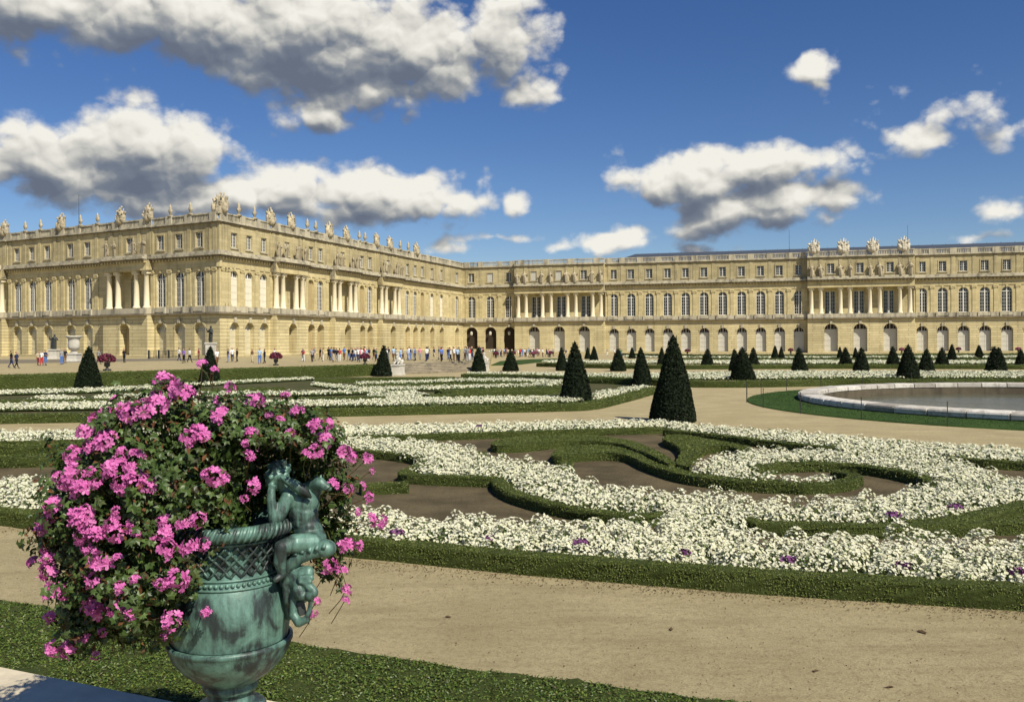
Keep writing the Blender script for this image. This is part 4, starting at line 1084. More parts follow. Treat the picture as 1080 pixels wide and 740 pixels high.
# ------------------------------------------------------------------ carved figures, trophies and vases (each stands on the palace, so each is its own thing)
def figure_mesh(name, h, seed, mat):
    r = random.Random(seed); k = h/2.4; s = lambda *a: tuple(x*k for x in a); ln = r.uniform(-.12, .12)
    caps = [(s(-.12, 0, .05), .22*k, s(-.10+ln, 0, 1.2), .24*k, 0), (s(.14, -.08, .05), .20*k, s(.08+ln, -.02, 1.2), .24*k, 0),
            (s(ln, 0, 1.2), .27*k, s(ln, 0, 1.75), .30*k, 0), (s(-.2+ln, 0, 1.8), .15*k, s(.2+ln, 0, 1.8), .15*k, 0),
            (s(ln, 0, 1.85), .1*k, s(ln*1.3, -.03, 2.05), .1*k, 0), (s(ln*1.3, -.03, 2.2), .17*k, s(ln*1.3, -.02, 2.26), .16*k, 0)]
    sd = r.choice((-1, 1))
    caps += [(s(sd*.32+ln, 0, 1.78), .11*k, s(sd*.5+ln, -.15, 1.45), .09*k, 0), (s(sd*.5+ln, -.15, 1.45), .09*k, s(sd*.3, -.38, 1.6), .08*k, 0),
             (s(-sd*.32+ln, 0, 1.78), .11*k, s(-sd*.62, -.05, 1.5), .09*k, 0), (s(-sd*.62, -.05, 1.5), .09*k, s(-sd*.66, -.2, 2.0 if seed % 2 else 1.1), .08*k, 0),
             (s(-sd*.3, .1, 1.6), .14*k, s(-sd*.45, .15, .3), .16*k, 0)]
    return fused(caps, .07*k, [mat], name)
def trophy_mesh(name, seed, mat):
    r = random.Random(seed); caps = [((-.75, 0, .3), .5, (.75, 0, .3), .5, 0), ((0, 0, .2), .8, (0, 0, .7), .7, 0), ((0, 0, .7), .62, (0, 0, 1.7), .52, 0), ((0, -.1, 2.05), .3, (0, -.08, 2.3), .27, 0),
            ((0, .05, 2.5), .13, (.12, .2, 2.85), .2, 0), ((-.45, 0, 1.7), .26, (-.75, -.15, 1.2), .22, 0), ((.45, 0, 1.7), .26, (.75, -.15, 1.2), .22, 0)]
    for s in (-1, 1):
        l = r.uniform(-.25, .25)
        caps += [((s*.75, -.1, .45), .5, (s*.9, -.05, .8), .45, 0), ((s*.6, .2, 1.2), .3, (s*1.05, .2, 2.0+l), .26, 0), ((s*.35, .25, 1.6), .16, (s*.6, .25, 2.65+l), .12, 0),
                 ((s*1.0, .05, .3), .35, (s*1.2, .1, 1.25+l), .22, 0)]
    for i in range(16):
        a = r.uniform(0, 6.28); x = math.cos(a)*r.uniform(.3, 1.15); z = r.uniform(.3, 2.2); caps.append(((x, r.uniform(-.6, -.2), z), r.uniform(.1, .2), (x+r.uniform(-.35, .35), -.35, z+r.uniform(-.25, .3)), .11, 0))
    return fused(caps, .07, [mat], name, 1)
FM = [figure_mesh('carved_figure_%d' % i, 2.7, 20+i, M['figure']) for i in range(4)]
FMW = [figure_mesh('pale_figure_%d' % i, 3.0, 30+i, M['statue']) for i in range(4)]
TM = [trophy_mesh('trophy_%d' % i, 40+i, M['statue']) for i in range(3)]; TP = [trophy_mesh('pale_trophy_%d' % i, 60+i, M['pale_statue']) for i in range(2)]
vm = MB(); vm.bevbox(-.38, .38, -.3, .3, 0, .3, .05); vm.lathe([(.3, .16), (.5, .12), (.62, .22), (.95, .36), (1.15, .38), (1.22, .3), (1.3, .34), (1.45, .2), (1.7, .26), (1.95, .14), (2.25, .02)], 12)
VASE = vm.mesh('stone_vase', M['statue'], True)
ORD = ['first', 'second', 'third', 'fourth', 'fifth', 'sixth', 'seventh', 'eighth', 'ninth', 'tenth', 'eleventh', 'twelfth', 'thirteenth', 'fourteenth', 'fifteenth']
for (root, Mf, u, p, lab, i) in FIG:
    o = link('stone_figure', (FM if root is central else FMW)[(i*3+len(lab)) % 4]); z = Z_ATT+.02; p = p - .35 if root is central else p
    o.matrix_world = Matrix.Translation(root.location) @ Mf @ Matrix.Translation((u, -p-.42, z)) @ Matrix.Rotation(R.uniform(-.4, .4), 4, 'Z') @ Matrix.Scale(R.uniform(.9, 1.08), 4)
    tag(o, 'carved stone figure, %s above the %s' % (ORD[i] + ' from the left', lab), 'statue', 'carved figures on the cornice')
def top(root, Mf, u, p, me, name, label, cat, k=1.0, group=None):
    o = link(name, me); o.matrix_world = Matrix.Translation(root.location) @ Mf @ Matrix.Translation((u, -p-.05, Z_RAIL-.10)) @ Matrix.Rotation(R.uniform(-.25, .25), 4, 'Z') @ Matrix.Scale(k, 4)
    return tag(o, label, cat, group)
def nearest(us, u): return min(us, key=lambda x: abs(x-u))
wt = [(5.4, 'T'), (27.8, 'V'), (44, 'V'), (64.9, 'T'), (86, 'V'), (104, 'V'), (128, 'T'), (157.3, 'T'), (180.8, 'V'), (202, 'V')][::-1]
cnt = {'T': 0, 'V': 0}
def pedestal(root, Mf, u, p, d=.55):
    m = MB(); m.bevbox(-d, d, -d*.6, d*.6, 0, .05, .01); return m
top(central, Matrix.Identity(4), 0, -.0, TM[0], 'stone_trophy', 'tallest stone trophy, crowning the corner of the central block', 'trophy', 1.06).location = C0 + (MW @ Vector((-.5, .6, Z_RAIL+.05)))
for px, k in wt:
    p = .1; u = uW(px, p)
    lab = 'stone %s on the west roofline, %s %s left of the corner trophy' % ('trophy of armour' if k == 'T' else 'flame vase', ORD[cnt[k]], 'trophy' if k == 'T' else 'vase'); cnt[k] += 1
    top(central, MW, u, p, TM[cnt[k] % 3] if k == 'T' else VASE, 'stone_trophy' if k == 'T' else 'stone_vase', lab, 'trophy' if k == 'T' else 'vase', .92 if k == 'T' else .92, 'roofline ornaments')
st = [(252.4, 'V'), (269, 'V'), (286.5, 'T'), (308, 'T'), (324.6, 'V'), (333.5, 'V'), (348, 'T'), (366, 'T'), (379.4, 'V'), (385.5, 'V'), (397.6, 'T'), (411.5, 'T'), (422.5, 'V'), (431, 'V'), (440, 'T')]
cnt = {'T': 0, 'V': 0}
for px, k in st:
    p = .1; u = uS(px, p)
    lab = 'stone %s on the south roofline, %s %s right of the corner trophy' % ('trophy of armour' if k == 'T' else 'flame vase', ORD[cnt[k]], 'trophy' if k == 'T' else 'vase'); cnt[k] += 1
    top(central, MS, u, p, TM[cnt[k] % 3] if k == 'T' else VASE, 'stone_trophy' if k == 'T' else 'stone_vase', lab, 'trophy' if k == 'T' else 'vase', .9 if k == 'T' else 1.0, 'roofline ornaments')
for i, px in enumerate((858.75, 890, 921, 953.75)):
    top(wing, MG, uG(px, PG), PG, TP[i % 2], 'stone_trophy', 'pale carved trophy, %s of four on the roofline of the wing' % ['leftmost', 'second from the left', 'third from the left', 'rightmost'][i], 'trophy', 1.02, 'pale trophies above the right colonnade')
for (root, Mf, uf, px, hgt, lab) in ((wing, MG, uG, 833, 6.5, 'thin lightning rod on the wing roof, left of the pale trophies'), (wing, MG, uG, 958, 6.5, 'thin lightning rod on the wing roof beside the rightmost pale trophy'),
                                 (central, MW, uW, 84, 7.0, 'thin lightning rod above the left part of the central block')):
    m = MB(); m.tube([(0, 0, 0), (0, 0, hgt)], [.05, .025], 6); m.ball((0, 0, hgt), .07)
    o = m.build('lightning_rod', M['iron']); u = uf(px, -4); v = Mf @ Vector((u, 4, Z_TOP+1.0)); o.location = root.location + v; tag(o, lab, 'rod')
# ------------------------------------------------------------------ clipped yew cones
def cone_mesh(name, h, w, nleaf, leaf, seed):
    bag = Bag(); n, k = 40, 26; rng = np.random.default_rng(seed)
    tz = np.linspace(0, 1, k)
    def rad_at(t): return (w/2)*np.clip((1-t)**0.92*1.0 + .02, 0, 1)*(1-.10*np.exp(-t*9)) 
    a = np.linspace(0, 2*np.pi, n, endpoint=False)
    bumps = rng.normal(0, .03, (k, n)); 
    big = .03*np.sin(a[None]*3+tz[:, None]*5+seed) + .02*np.sin(a[None]*5-tz[:, None]*9)
    rr = rad_at(tz)[:, None]*(1+bumps+big)
    V = np.stack([rr*np.cos(a), rr*np.sin(a), np.broadcast_to(tz[:, None]*h, rr.shape)+rng.normal(0, .01*h, rr.shape)*(tz[:, None] > 0)], -1).reshape(-1, 3)
    i = np.arange(n*k).reshape(k, n); j = np.roll(i, -1, 1)
    bag.add(V, np.stack([i[:-1], j[:-1], j[1:], i[1:]], -1).reshape(-1, 4), 0)
    t = 1-np.sqrt(NP.uniform(0.0004, 1, nleaf)); aa = NP.uniform(0, 2*np.pi, nleaf)
    r = rad_at(t)*(1+.03*np.sin(aa*3+t*5+seed)+.02*np.sin(aa*5-t*9))
    Pp = np.stack([r*np.cos(aa), r*np.sin(aa), t*h], 1); N = np.stack([np.cos(aa), np.sin(aa), np.full(nleaf, w/2/h)], 1)
    Pp += N*NP.uniform(-.01, leaf*.7, (nleaf, 1))
    leaves(bag, Pp, N, leaf, 1, .7, .5)
    return bag.mesh(name, [M['yewbody'], M['yew']])
CB = cone_mesh('cone_big', 4.0, 2.1, 17000, .12, 1); CMD = cone_mesh('cone_mid', 3.6, 1.9, 6000, .15, 2)
CS = [cone_mesh('cone_small_%d' % i, 3.0, 1.7, 2200, .2, 3+i) for i in range(3)]
CONES = [
 (712.5, 446, 353, 24.5, 'tallest and nearest dark yew cone, at the back corner of the near flower bed'),
 (608, 423.5, 360, 16.5, 'second tallest yew cone, at the corner of the second bed'),
 (593, 391, 366, 6, 'yew cone half hidden just left of the second tallest one'),
 (678, 407, 366, 10.5, 'yew cone at the tapering right end of the second bed'),
 (652.5, 391.5, 367.6, 8, 'small yew cone between the second tallest one and the one ending the second bed'),
 (538.8, 391.5, 369, 8, 'small yew cone right of the stairs, second from the sphinx'),
 (504.7, 392, 366, 7.5, 'small yew cone at the right foot of the stairs, before the right sphinx'),
 (403.3, 397, 364, 8.5, 'yew cone at the left foot of the stairs, before the left sphinx'),
 (89, 411.5, 365, 14, 'dark yew cone at the foot of the terrace hedge at the far left'),
 (218.5, 405, 365, 11, 'yew cone just above the pink geraniums, before the palace corner'),
 (626.8, 381.7, 364.8, 4.5, 'tiny far yew cone right of the second tallest one'),
 (620, 378.5, 366, 3.2, 'tiny far yew cone touching the right side of the second tallest one'),
 (667, 378, 366, 3.5, 'tiny far yew cone behind the one at the right end of the second bed'),
 (698.5, 388, 366, 5, 'far yew cone peeping out left of the tallest one'),
 (746.8, 388, 367.6, 7, 'far yew cone standing alone just right of the tallest one'),
 (776.7, 392, 367.6, 6.5, 'left cone of the clump of three right of the tallest cone'),
 (785.5, 401, 366, 13, 'broad middle cone of the clump of three right of the tallest cone'),
 (795.7, 388, 366, 6, 'right cone of the clump of three right of the tallest cone'),
 (818, 380.3, 364, 4, 'left one of the tiny pair of cones left of the right colonnade'),
 (824.6, 380, 365, 3.5, 'right one of the tiny pair of cones left of the right colonnade'),
 (845, 392, 366, 8, 'yew cone in front of the left corner of the right colonnade'),
 (886.5, 378, 365.5, 3.2, 'tiny cone before the leftmost doorway of the right colonnade'),
 (893.5, 387.6, 366, 7, 'yew cone right of the tiny one before the leftmost doorway of the right colonnade'),
 (903.4, 381, 366, 3.6, 'tiny cone squeezed before the middle doorway of the right colonnade'),
 (910, 393, 366, 8, 'yew cone before the middle doorway of the right colonnade, right of a tiny one'),
 (943.5, 387.6, 365, 7, 'yew cone before the rightmost doorway of the right colonnade'),
 (961, 399.5, 363, 11.8, 'broad black yew cone beyond the pool, below the rightmost pale trophy'),
 (979, 393, 367.6, 8, 'yew cone directly right of the broad black one'),
 (995.6, 387.6, 366, 7, 'yew cone second to the right of the broad black one'),
 (1005.4, 381.5, 362.5, 5, 'lighter green small cone beside the second one right of the broad black cone'),
 (1034, 377.6, 363.5, 4.5, 'tiny far cone standing alone close to the wing at right'),
 (1052, 393, 365, 9, 'left one of the double cone near the right edge'),
 (1056, 393, 366, 8, 'right one of the double cone near the right edge'),
 (1079, 388, 368, 6, 'far yew cone cut by the right edge of the picture'),
]
for i, (x, yb, yt, hw, lab) in enumerate(CONES):
    b = P(x, yb, 0.0); sc = b.y/F; h = (yb-yt)*sc; w = 2*hw*sc
    me, h0, w0 = (CB, 4.0, 2.1) if i == 0 else (CMD, 3.6, 1.9) if hw > 10 else (CS[i % 3], 3.0, 1.7)
    o = link('topiary_cone', me); o.location = b + Vector((0, w*.3, 0)); o.scale = (w/w0, w/w0, h/h0); o.rotation_euler = (R.uniform(-.035, .035), R.uniform(-.035, .035), R.uniform(0, 6.28))
    tag(o, lab, 'topiary', 'clipped yew cones of the parterre')

# ------------------------------------------------------------------ people
SKIN = mat_plain('skin', (0.42, 0.25, 0.17), 0.6, 0.3, 0.05); HAIR = [mat_plain('hair_'+n, c, 0.6, 0.3, 0.2) for n, c in (('dark', (.03, .02, .015)), ('brown', (.09, .05, .03)), ('fair', (.32, .22, .10)))]
CL = {n: mat_plain('cloth_'+n.replace(' ', '_'), c, 0.85, 0.1, 0.1) for n, c in {
 'white': (.72, .72, .68), 'black': (.02, .02, .022), 'navy': (.03, .04, .10), 'blue': (.10, .19, .46), 'red': (.48, .05, .05), 'dark red': (.2, .03, .04), 'grey': (.28, .28, .28),
 'beige': (.5, .42, .28), 'pink': (.62, .25, .33), 'violet': (.22, .14, .5), 'green': (.09, .17, .08), 'light blue': (.35, .47, .62), 'yellow': (.65, .52, .12), 'brown': (.16, .09, .05)}.items()}
SHOE = mat_plain('shoe', (.03, .025, .02), .6, .3)
def person_mesh(name, stride, arms, h=1.72, wide=1.0):
    k = h/1.72; c = []
    hip, sh = .90, 1.42
    for s, st in ((-1, stride), (1, -stride)):
        hx = s*.095*wide; kn = (hx*1.05, -st*.5+(-.05 if st < 0 else 0), .50); an = (hx, -st*1.0 + (.06 if st < 0 else 0), .09 + (.05 if st < 0 else 0))
        c += [((hx, 0, hip-.02), .105*wide, kn, .065, 2), (kn, .065, an, .045, 2), (an, .045, (an[0], an[1]-.16, an[2]-.045), .038, 4)]
        sw = arms[0 if s < 0 else 1]; el = (s*.24*wide, sw[0]*.5, 1.13+abs(sw[0])*.1); ha = (s*(.25-sw[1]*.12)*wide, sw[0]-sw[1]*.2, .88+sw[1]*.3)
        c += [((s*.185*wide, 0, sh-.03), .06, el, .047, 1), (el, .043, ((el[0]+ha[0])/2, (el[1]+ha[1])/2, (el[2]+ha[2])/2), .038, 0), (((el[0]+ha[0])/2, (el[1]+ha[1])/2, (el[2]+ha[2])/2), .036, ha, .036, 0)]
    c += [((-.06*wide, 0, hip), .12, (.06*wide, 0, hip), .12, 2), ((0, 0, hip+.08), .135*wide, (0, .01, 1.2), .14*wide, 1), ((-.08*wide, .01, 1.3), .13, (.08*wide, .01, 1.3), .13, 1), ((-.13*wide, 0, sh-.02), .07, (.13*wide, 0, sh-.02), .07, 1),
          ((0, 0, 1.42), .055, (0, -.01, 1.53), .052, 0), ((0, -.015, 1.56), .075, (0, -.01, 1.64), .088, 0), ((0, -.1, 1.585), .016, (0, -.105, 1.57), .02, 0), ((0, .025, 1.63), .088, (0, .02, 1.665), .083, 3)]
    c = [(tuple(x*k for x in a), ra*k, tuple(x*k for x in b), rb*k, m) for a, ra, b, rb, m in c]
    return fused(c, .022, [SKIN, CL['white'], CL['black'], HAIR[0], SHOE], name, 2)
PM = [person_mesh('person_standing', .0, ((.02, 0), (.02, 0))), person_mesh('person_walking', .22, ((.2, .1), (-.2, 0))), person_mesh('person_strolling', .14, ((-.12, 0), (.14, .3))),
      person_mesh('person_arms_bent', .04, ((-.1, .9), (-.1, .9)), 1.76, 1.08), person_mesh('person_small', .1, ((.1, 0), (-.1, .4)), 1.6, .95)]
def person(pt, rot, pose, topc, leg, hair, label, k=1.0, group=None):
    o = link('person', PM[pose]); o.location = pt; o.rotation_euler = (0, 0, rot); o.scale = (k, k, k)
    for i, m in ((1, CL[topc]), (2, CL[leg]), (3, HAIR[hair])):
        o.material_slots[i].link = 'OBJECT'; o.material_slots[i].material = m
    return tag(o, label, 'person', group)
LEFT = [ # px, feet py, pose, top, legs, words
 (12, 388.0, 1, 'black', 'navy', 'person in black walking at the far left of the terrace'), (17.5, 388.5, 1, 'navy', 'black', 'person in navy walking beside the one in black at the far left'),
 (40, 385.5, 4, 'beige', 'dark red', 'person in beige top and dark red trousers on the road, left of the white pedestal'), (44, 385.5, 4, 'white', 'red', 'person in white top and red trousers on the road left of the white pedestal'),
 (48, 385.3, 3, 'navy', 'blue', 'person in navy top and jeans left of the big vase'), (65, 384.3, 0, 'grey', 'blue', 'person in grey top and jeans beside the big vase'), (68.5, 383.2, 0, 'black', 'brown', 'person in a black coat right before the big vase'),
 (96, 382.2, 2, 'white', 'white', 'person all in white behind the dark cone at left'), (104, 384, 2, 'grey', 'black', 'person in grey leaning towards the red flower urn'), (131, 382.5, 0, 'black', 'black', 'person all in black before the archway with the colonnade above'),
 (189, 381.0, 2, 'white', 'navy', 'person in white top and navy trousers, left of the violet-clad one'), (194, 383.0, 3, 'violet', 'black', 'person in a violet top before the railing'), (200, 382.2, 1, 'white', 'black', 'person in white striding right of the violet-clad one'),
 (209.5, 381.2, 0, 'dark red', 'brown', 'person in dark red left of the cone at the palace corner'), (229, 385.4, 2, 'white', 'brown', 'person in white top and brown trousers right of the cone at the palace corner'),
 (240.5, 382.0, 0, 'navy', 'blue', 'person in navy top and jeans, left of the trio near the corner'), (245, 381.6, 2, 'white', 'navy', 'person in white top in the middle of the trio near the corner'), (250, 381.8, 3, 'black', 'black', 'person in black at the right of the trio near the corner'),
 (266, 382.4, 4, 'brown', 'beige', 'person in brown top and beige trousers before the south front'), (274, 383.6, 3, 'light blue', 'blue', 'person in light blue with jeans, left of the dark crouching one'), (279, 383.4, 4, 'black', 'black', 'person in dark clothes walking left of the dark red flower urn'),
 (290, 383.0, 0, 'white', 'grey', 'person in white standing behind the dark red flower urn')]
for (x, y, ps, a, b, lab) in LEFT:
    person(P(x, y, T), R.uniform(-1.6, 1.6)+(1.5 if ps in (1, 2) else 0), ps, a, b, R.randrange(3), lab, R.uniform(.97, 1.06))
tops = ['white', 'white', 'white', 'black', 'navy', 'red', 'grey', 'pink', 'blue', 'light blue', 'beige', 'white', 'black', 'dark red', 'green', 'navy', 'white', 'grey']; legs = ['navy', 'black', 'blue', 'beige', 'grey', 'brown', 'white', 'black', 'navy']
def big_ord(n):
    t = ['', '', 'twenty', 'thirty', 'forty', 'fifty', 'sixty', 'seventy', 'eighty']; o20 = ORD + ['sixteenth', 'seventeenth', 'eighteenth', 'nineteenth']
    if n < 20: return o20[n-1]
    return t[n//10] + '-' + ORD[n % 10 - 1] if n % 10 else t[n//10][:-1] + 'ieth'
xs = []; x = 319.0
while x < 512:
    xs.append(x + R.uniform(-.8, .8)); x += (R.choice((1.3, 1.6, 2.0, 2.2, 5.5)) if x > 345 else R.choice((1.6, 2.0, 7, 9)))
for i, x in enumerate(xs):
    y = 380.5 + R.uniform(-1.2, 1.6) - (x-320)*.004; a, b = R.choice(tops), R.choice(legs)
    person(P(x, y, T), R.uniform(0, 6.28), R.choice((0, 0, 1, 2, 3, 4)), a, b, R.randrange(3), 'person in %s top, %s trousers, %s from left in crowd before the south front' % (a, b, big_ord(i+1)), R.uniform(.94, 1.04), 'visitors crowding the terrace')
xs = []; x = 516.0
while x < 586: xs.append(x); x += R.choice((1.2, 1.5, 1.9, 2.6, 4.0))
xs += [592, 597, 640.5, 648, 655]
for i, x in enumerate(xs):
    y = 376 + R.uniform(-.6, .9); a, b = R.choice(tops), R.choice(legs)
    person(P(x, y, 0), R.uniform(0, 6.28), R.choice((0, 1, 2, 3, 4)), a, b, R.randrange(3), 'person in %s top, %s trousers, by the left colonnade, %s from the sphinx' % (a, b, big_ord(i+1)), R.uniform(.95, 1.05), 'visitors along the wing')

# ------------------------------------------------------------------ flower urns far off
um = MB(); um.bevbox(-.4, .4, -.4, .4, 0, .25, .03); um.lathe([(.25, .26), (.32, .26), (.4, .13), (.5, .15), (.62, .36), (.85, .42), (1.0, .36), (1.12, .44), (1.16, .44)], 14)
UB = um.mesh('urn_bowl', M['dbronze'], True)
def bouquet(name, cols, seed):
    bag = Bag(); k = 700; a = NP.uniform(0, 2*np.pi, k); e = np.arcsin(NP.uniform(-.5, 1, k)); N = np.stack([np.cos(e)*np.cos(a), np.cos(e)*np.sin(a), np.sin(e)], 1)
    Pp = N*np.array([1.0, 1.0, .72])*NP.uniform(.7, 1.05, (k, 1)) + np.array([0, 0, 1.55]); leaves(bag, Pp, N, .24, 0, .7)
    k = 420; a = NP.uniform(0, 2*np.pi, k); e = np.arcsin(NP.uniform(-.4, 1, k)); N = np.stack([np.cos(e)*np.cos(a), np.cos(e)*np.sin(a), np.sin(e)], 1)
    blossoms(bag, N*np.array([1.08, 1.08, .78])*NP.uniform(.9, 1.05, (k, 1)) + np.array([0, 0, 1.55]), N, .1, 1, .5)
    return bag.mesh(name, [M['yew'], mat_leaf(name+'_petal', cols)])
BQ = {'dark red': bouquet('bouquet_red', [(.10, .012, .03), (.2, .03, .06), (.13, .02, .06)], 1), 'pink': bouquet('bouquet_pink', [(.3, .06, .12), (.4, .11, .18), (.22, .04, .1)], 2)}
for (x, y, z, col, kk, lab) in [(113, 391, T, 'dark red', .66, 'urn of dark red flowers on the terrace right of the dark cone at left'), (291, 385.3, T, 'dark red', .60, 'urn of dark red flowers on the terrace before the south front'),
        (385, 384.3, T, 'dark red', .52, 'urn of dark red flowers on the terrace before the crowd, left of the stairs'), (523, 377.5, 0, 'dark red', .55, 'urn of dark red flowers before the open archways of the wing'),
        (541, 377, 0, 'dark red', .55, 'urn of dark red flowers at the left end of the left colonnade'), (563, 377, 0, 'pink', .55, 'urn of pink flowers before the left doorway of the left colonnade'), (580, 376.6, 0, 'dark red', .55, 'urn of dark red flowers between two doorways of the left colonnade'),
        (725, 374, 0, 'dark red', .55, 'urn of flowers before the plain wing, right of the tallest cone'), (834, 373.3, 0, 'dark red', .55, 'urn of flowers before the wing, left of the right colonnade'),
        (951, 372.6, 0, 'pink', .55, 'urn of flowers before the right end of the right colonnade'), (1011, 372, 0, 'dark red', .55, 'urn of flowers before the wing near a lighter green cone'), (1074, 372.2, 0, 'pink', .55, 'urn of flowers before the wing at the right edge')]:
    p = P(x, y, z); o = empty('flower_urn', p, lab, 'flower urn', 'flower urns around the palace'); o.scale = (kk,)*3
    link('bowl', UB, o); link('flowers', BQ[col], o)

# ------------------------------------------------------------------ sculpture on the terrace
def sphinx(px, py, rot, lab, k=1.0):
    p = P(px, py, 0.0); o = empty('sphinx_statue', p, lab, 'statue'); o.rotation_euler = (0, 0, rot); o.scale = (k,)*3
    m = MB(); m.bevbox(-.62, .62, -1.35, 1.35, 0, .18, .02); m.bevbox(-.52, .52, -1.22, 1.22, .18, 1.25, .02); m.bevbox(-.6, .6, -1.32, 1.32, 1.25, 1.42, .03); m.build('pedestal', M['marble'], o)
    z = 1.42; c = []
    for s in (-1, 1):
        c += [((s*.27, .2, z+.3), .2, (s*.25, -.5, z+.55), .15, 0), ((s*.25, -.35, z+.3), .13, (s*.25, -1.15, z+.1), .10, 0), ((s*.3, .75, z+.35), .27, (s*.36, .3, z+.12), .14, 0), ((s*.36, .3, z+.12), .12, (s*.36, -.05, z+.1), .1, 0)]
    c += [((0, .75, z+.38), .34, (0, -.35, z+.5), .32, 0), ((0, -.35, z+.5), .3, (0, -.55, z+.95), .2, 0), ((0, -.55, z+1.0), .12, (0, -.6, z+1.2), .12, 0), ((0, -.62, z+1.3), .17, (0, -.6, z+1.38), .17, 0),
          ((0, -.4, z+1.2), .15, (0, -.35, z+.9), .14, 0), ((0, .2, z+.8), .17, (0, .12, z+1.1), .16, 0), ((0, .1, z+1.3), .13, (0, .08, z+1.38), .13, 0), ((.15, .1, z+1.1), .06, (.3, -.2, z+1.25), .05, 0), ((-.15, .1, z+1.1), .06, (-.2, -.3, z+1.0), .05, 0),
          ((.2, .2, z+.8), .09, (.32, -.05, z+.5), .07, 0), ((-.2, .2, z+.8), .09, (-.32, -.05, z+.5), .07, 0), ((0, 1.05, z+.3), .06, (.35, 1.15, z+.15), .05, 0)]
    link('sculpture', fused(c, .045, [M['marble']], 'sphinx', 2), o)
    return o
sphinx(420, 395.5, -.15, 'white marble sphinx with a child on its back, left of the stairs', .82)
sphinx(511, 391.0, -.15, 'white marble sphinx with a child on its back, right of the stairs', .75)
for (x, y, h, rot, lab, pedw, pedh) in [(57.5, 378.6, 2.0, .3, 'dark bronze statue on a white pedestal before the west front, left of the big vase', 1.25, 1.5), (222.5, 378.5, 2.15, -.5, 'dark bronze statue on a pedestal before the palace corner', 1.2, 2.4)]:
    p = P(x, y, T); o = empty('bronze_statue', p, lab, 'statue'); m = MB(); m.bevbox(-pedw/2-.12, pedw/2+.12, -pedw/2-.12, pedw/2+.12, 0, .25, .03); m.bevbox(-pedw/2, pedw/2, -pedw/2, pedw/2, .25, pedh-.2, .02); m.bevbox(-pedw/2-.1, pedw/2+.1, -pedw/2-.1, pedw/2+.1, pedh-.2, pedh, .03)
    m.build('pedestal', M['marble'], o); q = link('sculpture', figure_mesh('bronze_sculpture', h+.3, 5, M['dbronze']), o); q.location = (0, 0, pedh); q.rotation_euler = (0, 0, rot)
p = P(78, 381.2, T); o = empty('marble_vase', p, 'big white marble vase on a pedestal before the west front', 'vase'); m = MB(); m.bevbox(-.82, .82, -.82, .82, 0, .25, .04); m.bevbox(-.68, .68, -.68, .68, .25, .95, .02); m.bevbox(-.76, .76, -.76, .76, .95, 1.1, .04); m.build('pedestal', M['marble'], o)
m = MB(); m.lathe([(1.1, .5), (1.2, .5), (1.32, .3), (1.5, .36), (1.65, .62), (1.95, .76), (2.6, .72), (2.95, .70), (3.15, .84), (3.3, 1.02), (3.42, 1.04), (3.43, .85)], 24); m.build('bowl', M['marble'], o, smooth=True)
m = MB(); ra, rb2 = P(157, 378.3, T), P(187, 377.4, T); L = (rb2-ra).length; dd = (rb2-ra).normalized()
o = empty('metal_railing', ra, 'dark iron railing before the west front near the corner', 'railing'); o.rotation_euler = (0, 0, math.atan2(dd.y, dd.x))
x = 0
while x < L: m.box(x, x+.05, -.02, .02, 0, 1.15); x += .3
m.box(0, L, -.03, .03, 1.1, 1.16); m.box(0, L, -.03, .03, .12, .17); m.build('bars', M['iron'], o)
x = 0; m = MB()
while x < L+.1: m.bevbox(x-.1, x+.1, -.1, .1, 0, 1.3, .02); x += 2.0
m.build('posts', M['iron'], o)

# ------------------------------------------------------------------ the bronze urn
def mat_patina(name='green_bronze_patina', sh_=0.006):
    m, nt, b = material(name, 0.5, 0.5)
    o = coords(nt)
    n1 = nt.noise(o, 4.5, 8, 0.65, 0.6); n2 = nt.noise(coords(nt, (16, 16, 2.2)), 1.0, 7, 0.7); n3 = nt.noise(o, 45, 4, 0.7)
    f = nt.math('ADD', nt.math('MULTIPLY', n1.outputs[0], .62), nt.math('MULTIPLY', n2.outputs[0], .38))
    c = nt.ramp(f, [(0.34+sh_, (0.010, 0.012, 0.013)), (0.44+sh_, (0.028, 0.042, 0.040)), (0.50+sh_, (0.08, 0.155, 0.125)), (0.61+sh_, (0.15, 0.29, 0.235)), (0.80+sh_, (0.28, 0.45, 0.37))])
    c = nt.mix(nt.math('MULTIPLY', nt.smooth(n3.outputs[0], .5, .7), .35), c, (0.04, 0.07, 0.06))
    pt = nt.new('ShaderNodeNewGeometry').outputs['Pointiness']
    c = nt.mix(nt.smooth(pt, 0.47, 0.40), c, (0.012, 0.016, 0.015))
    nt.l.new(c, b.inputs['Base Color'])
    b.inputs['Metallic'].default_value = 0.1
    nt.l.new(nt.math('MULTIPLY_ADD', n1.outputs[0], -.3, .62), b.inputs['Roughness'])
    bump(nt, b, nt.math('ADD', n1.outputs[0], nt.math('MULTIPLY', n3.outputs[0], .35)), 0.35, 0.01)
    return m
M['patina'] = mat_patina(); M['patina_dark'] = mat_patina('dark_bronze_patina', .06)
urn = empty('bronze_urn', (URN.x, URN.y, UZ), 'green bronze urn with a seated child and a lion mask handle, on the parapet', 'urn')
Z = lambda z: z - UZ
ub = MB()
ub.lathe([(Z(z), r) for z, r in [(1.752, .19), (1.80, .19), (1.815, .175), (1.83, .135), (1.87, .118), (1.885, .12), (1.895, .145), (1.92, .15), (1.935, .138), (1.945, .15)]], 48); ub.build('foot', M['patina'], urn, smooth=True)
gb = MB(); NG = 22
prof = [(1.945, .155), (1.96, .175), (1.985, .215), (2.02, .255), (2.06, .288), (2.10, .312), (2.135, .326), (2.15, .330)]
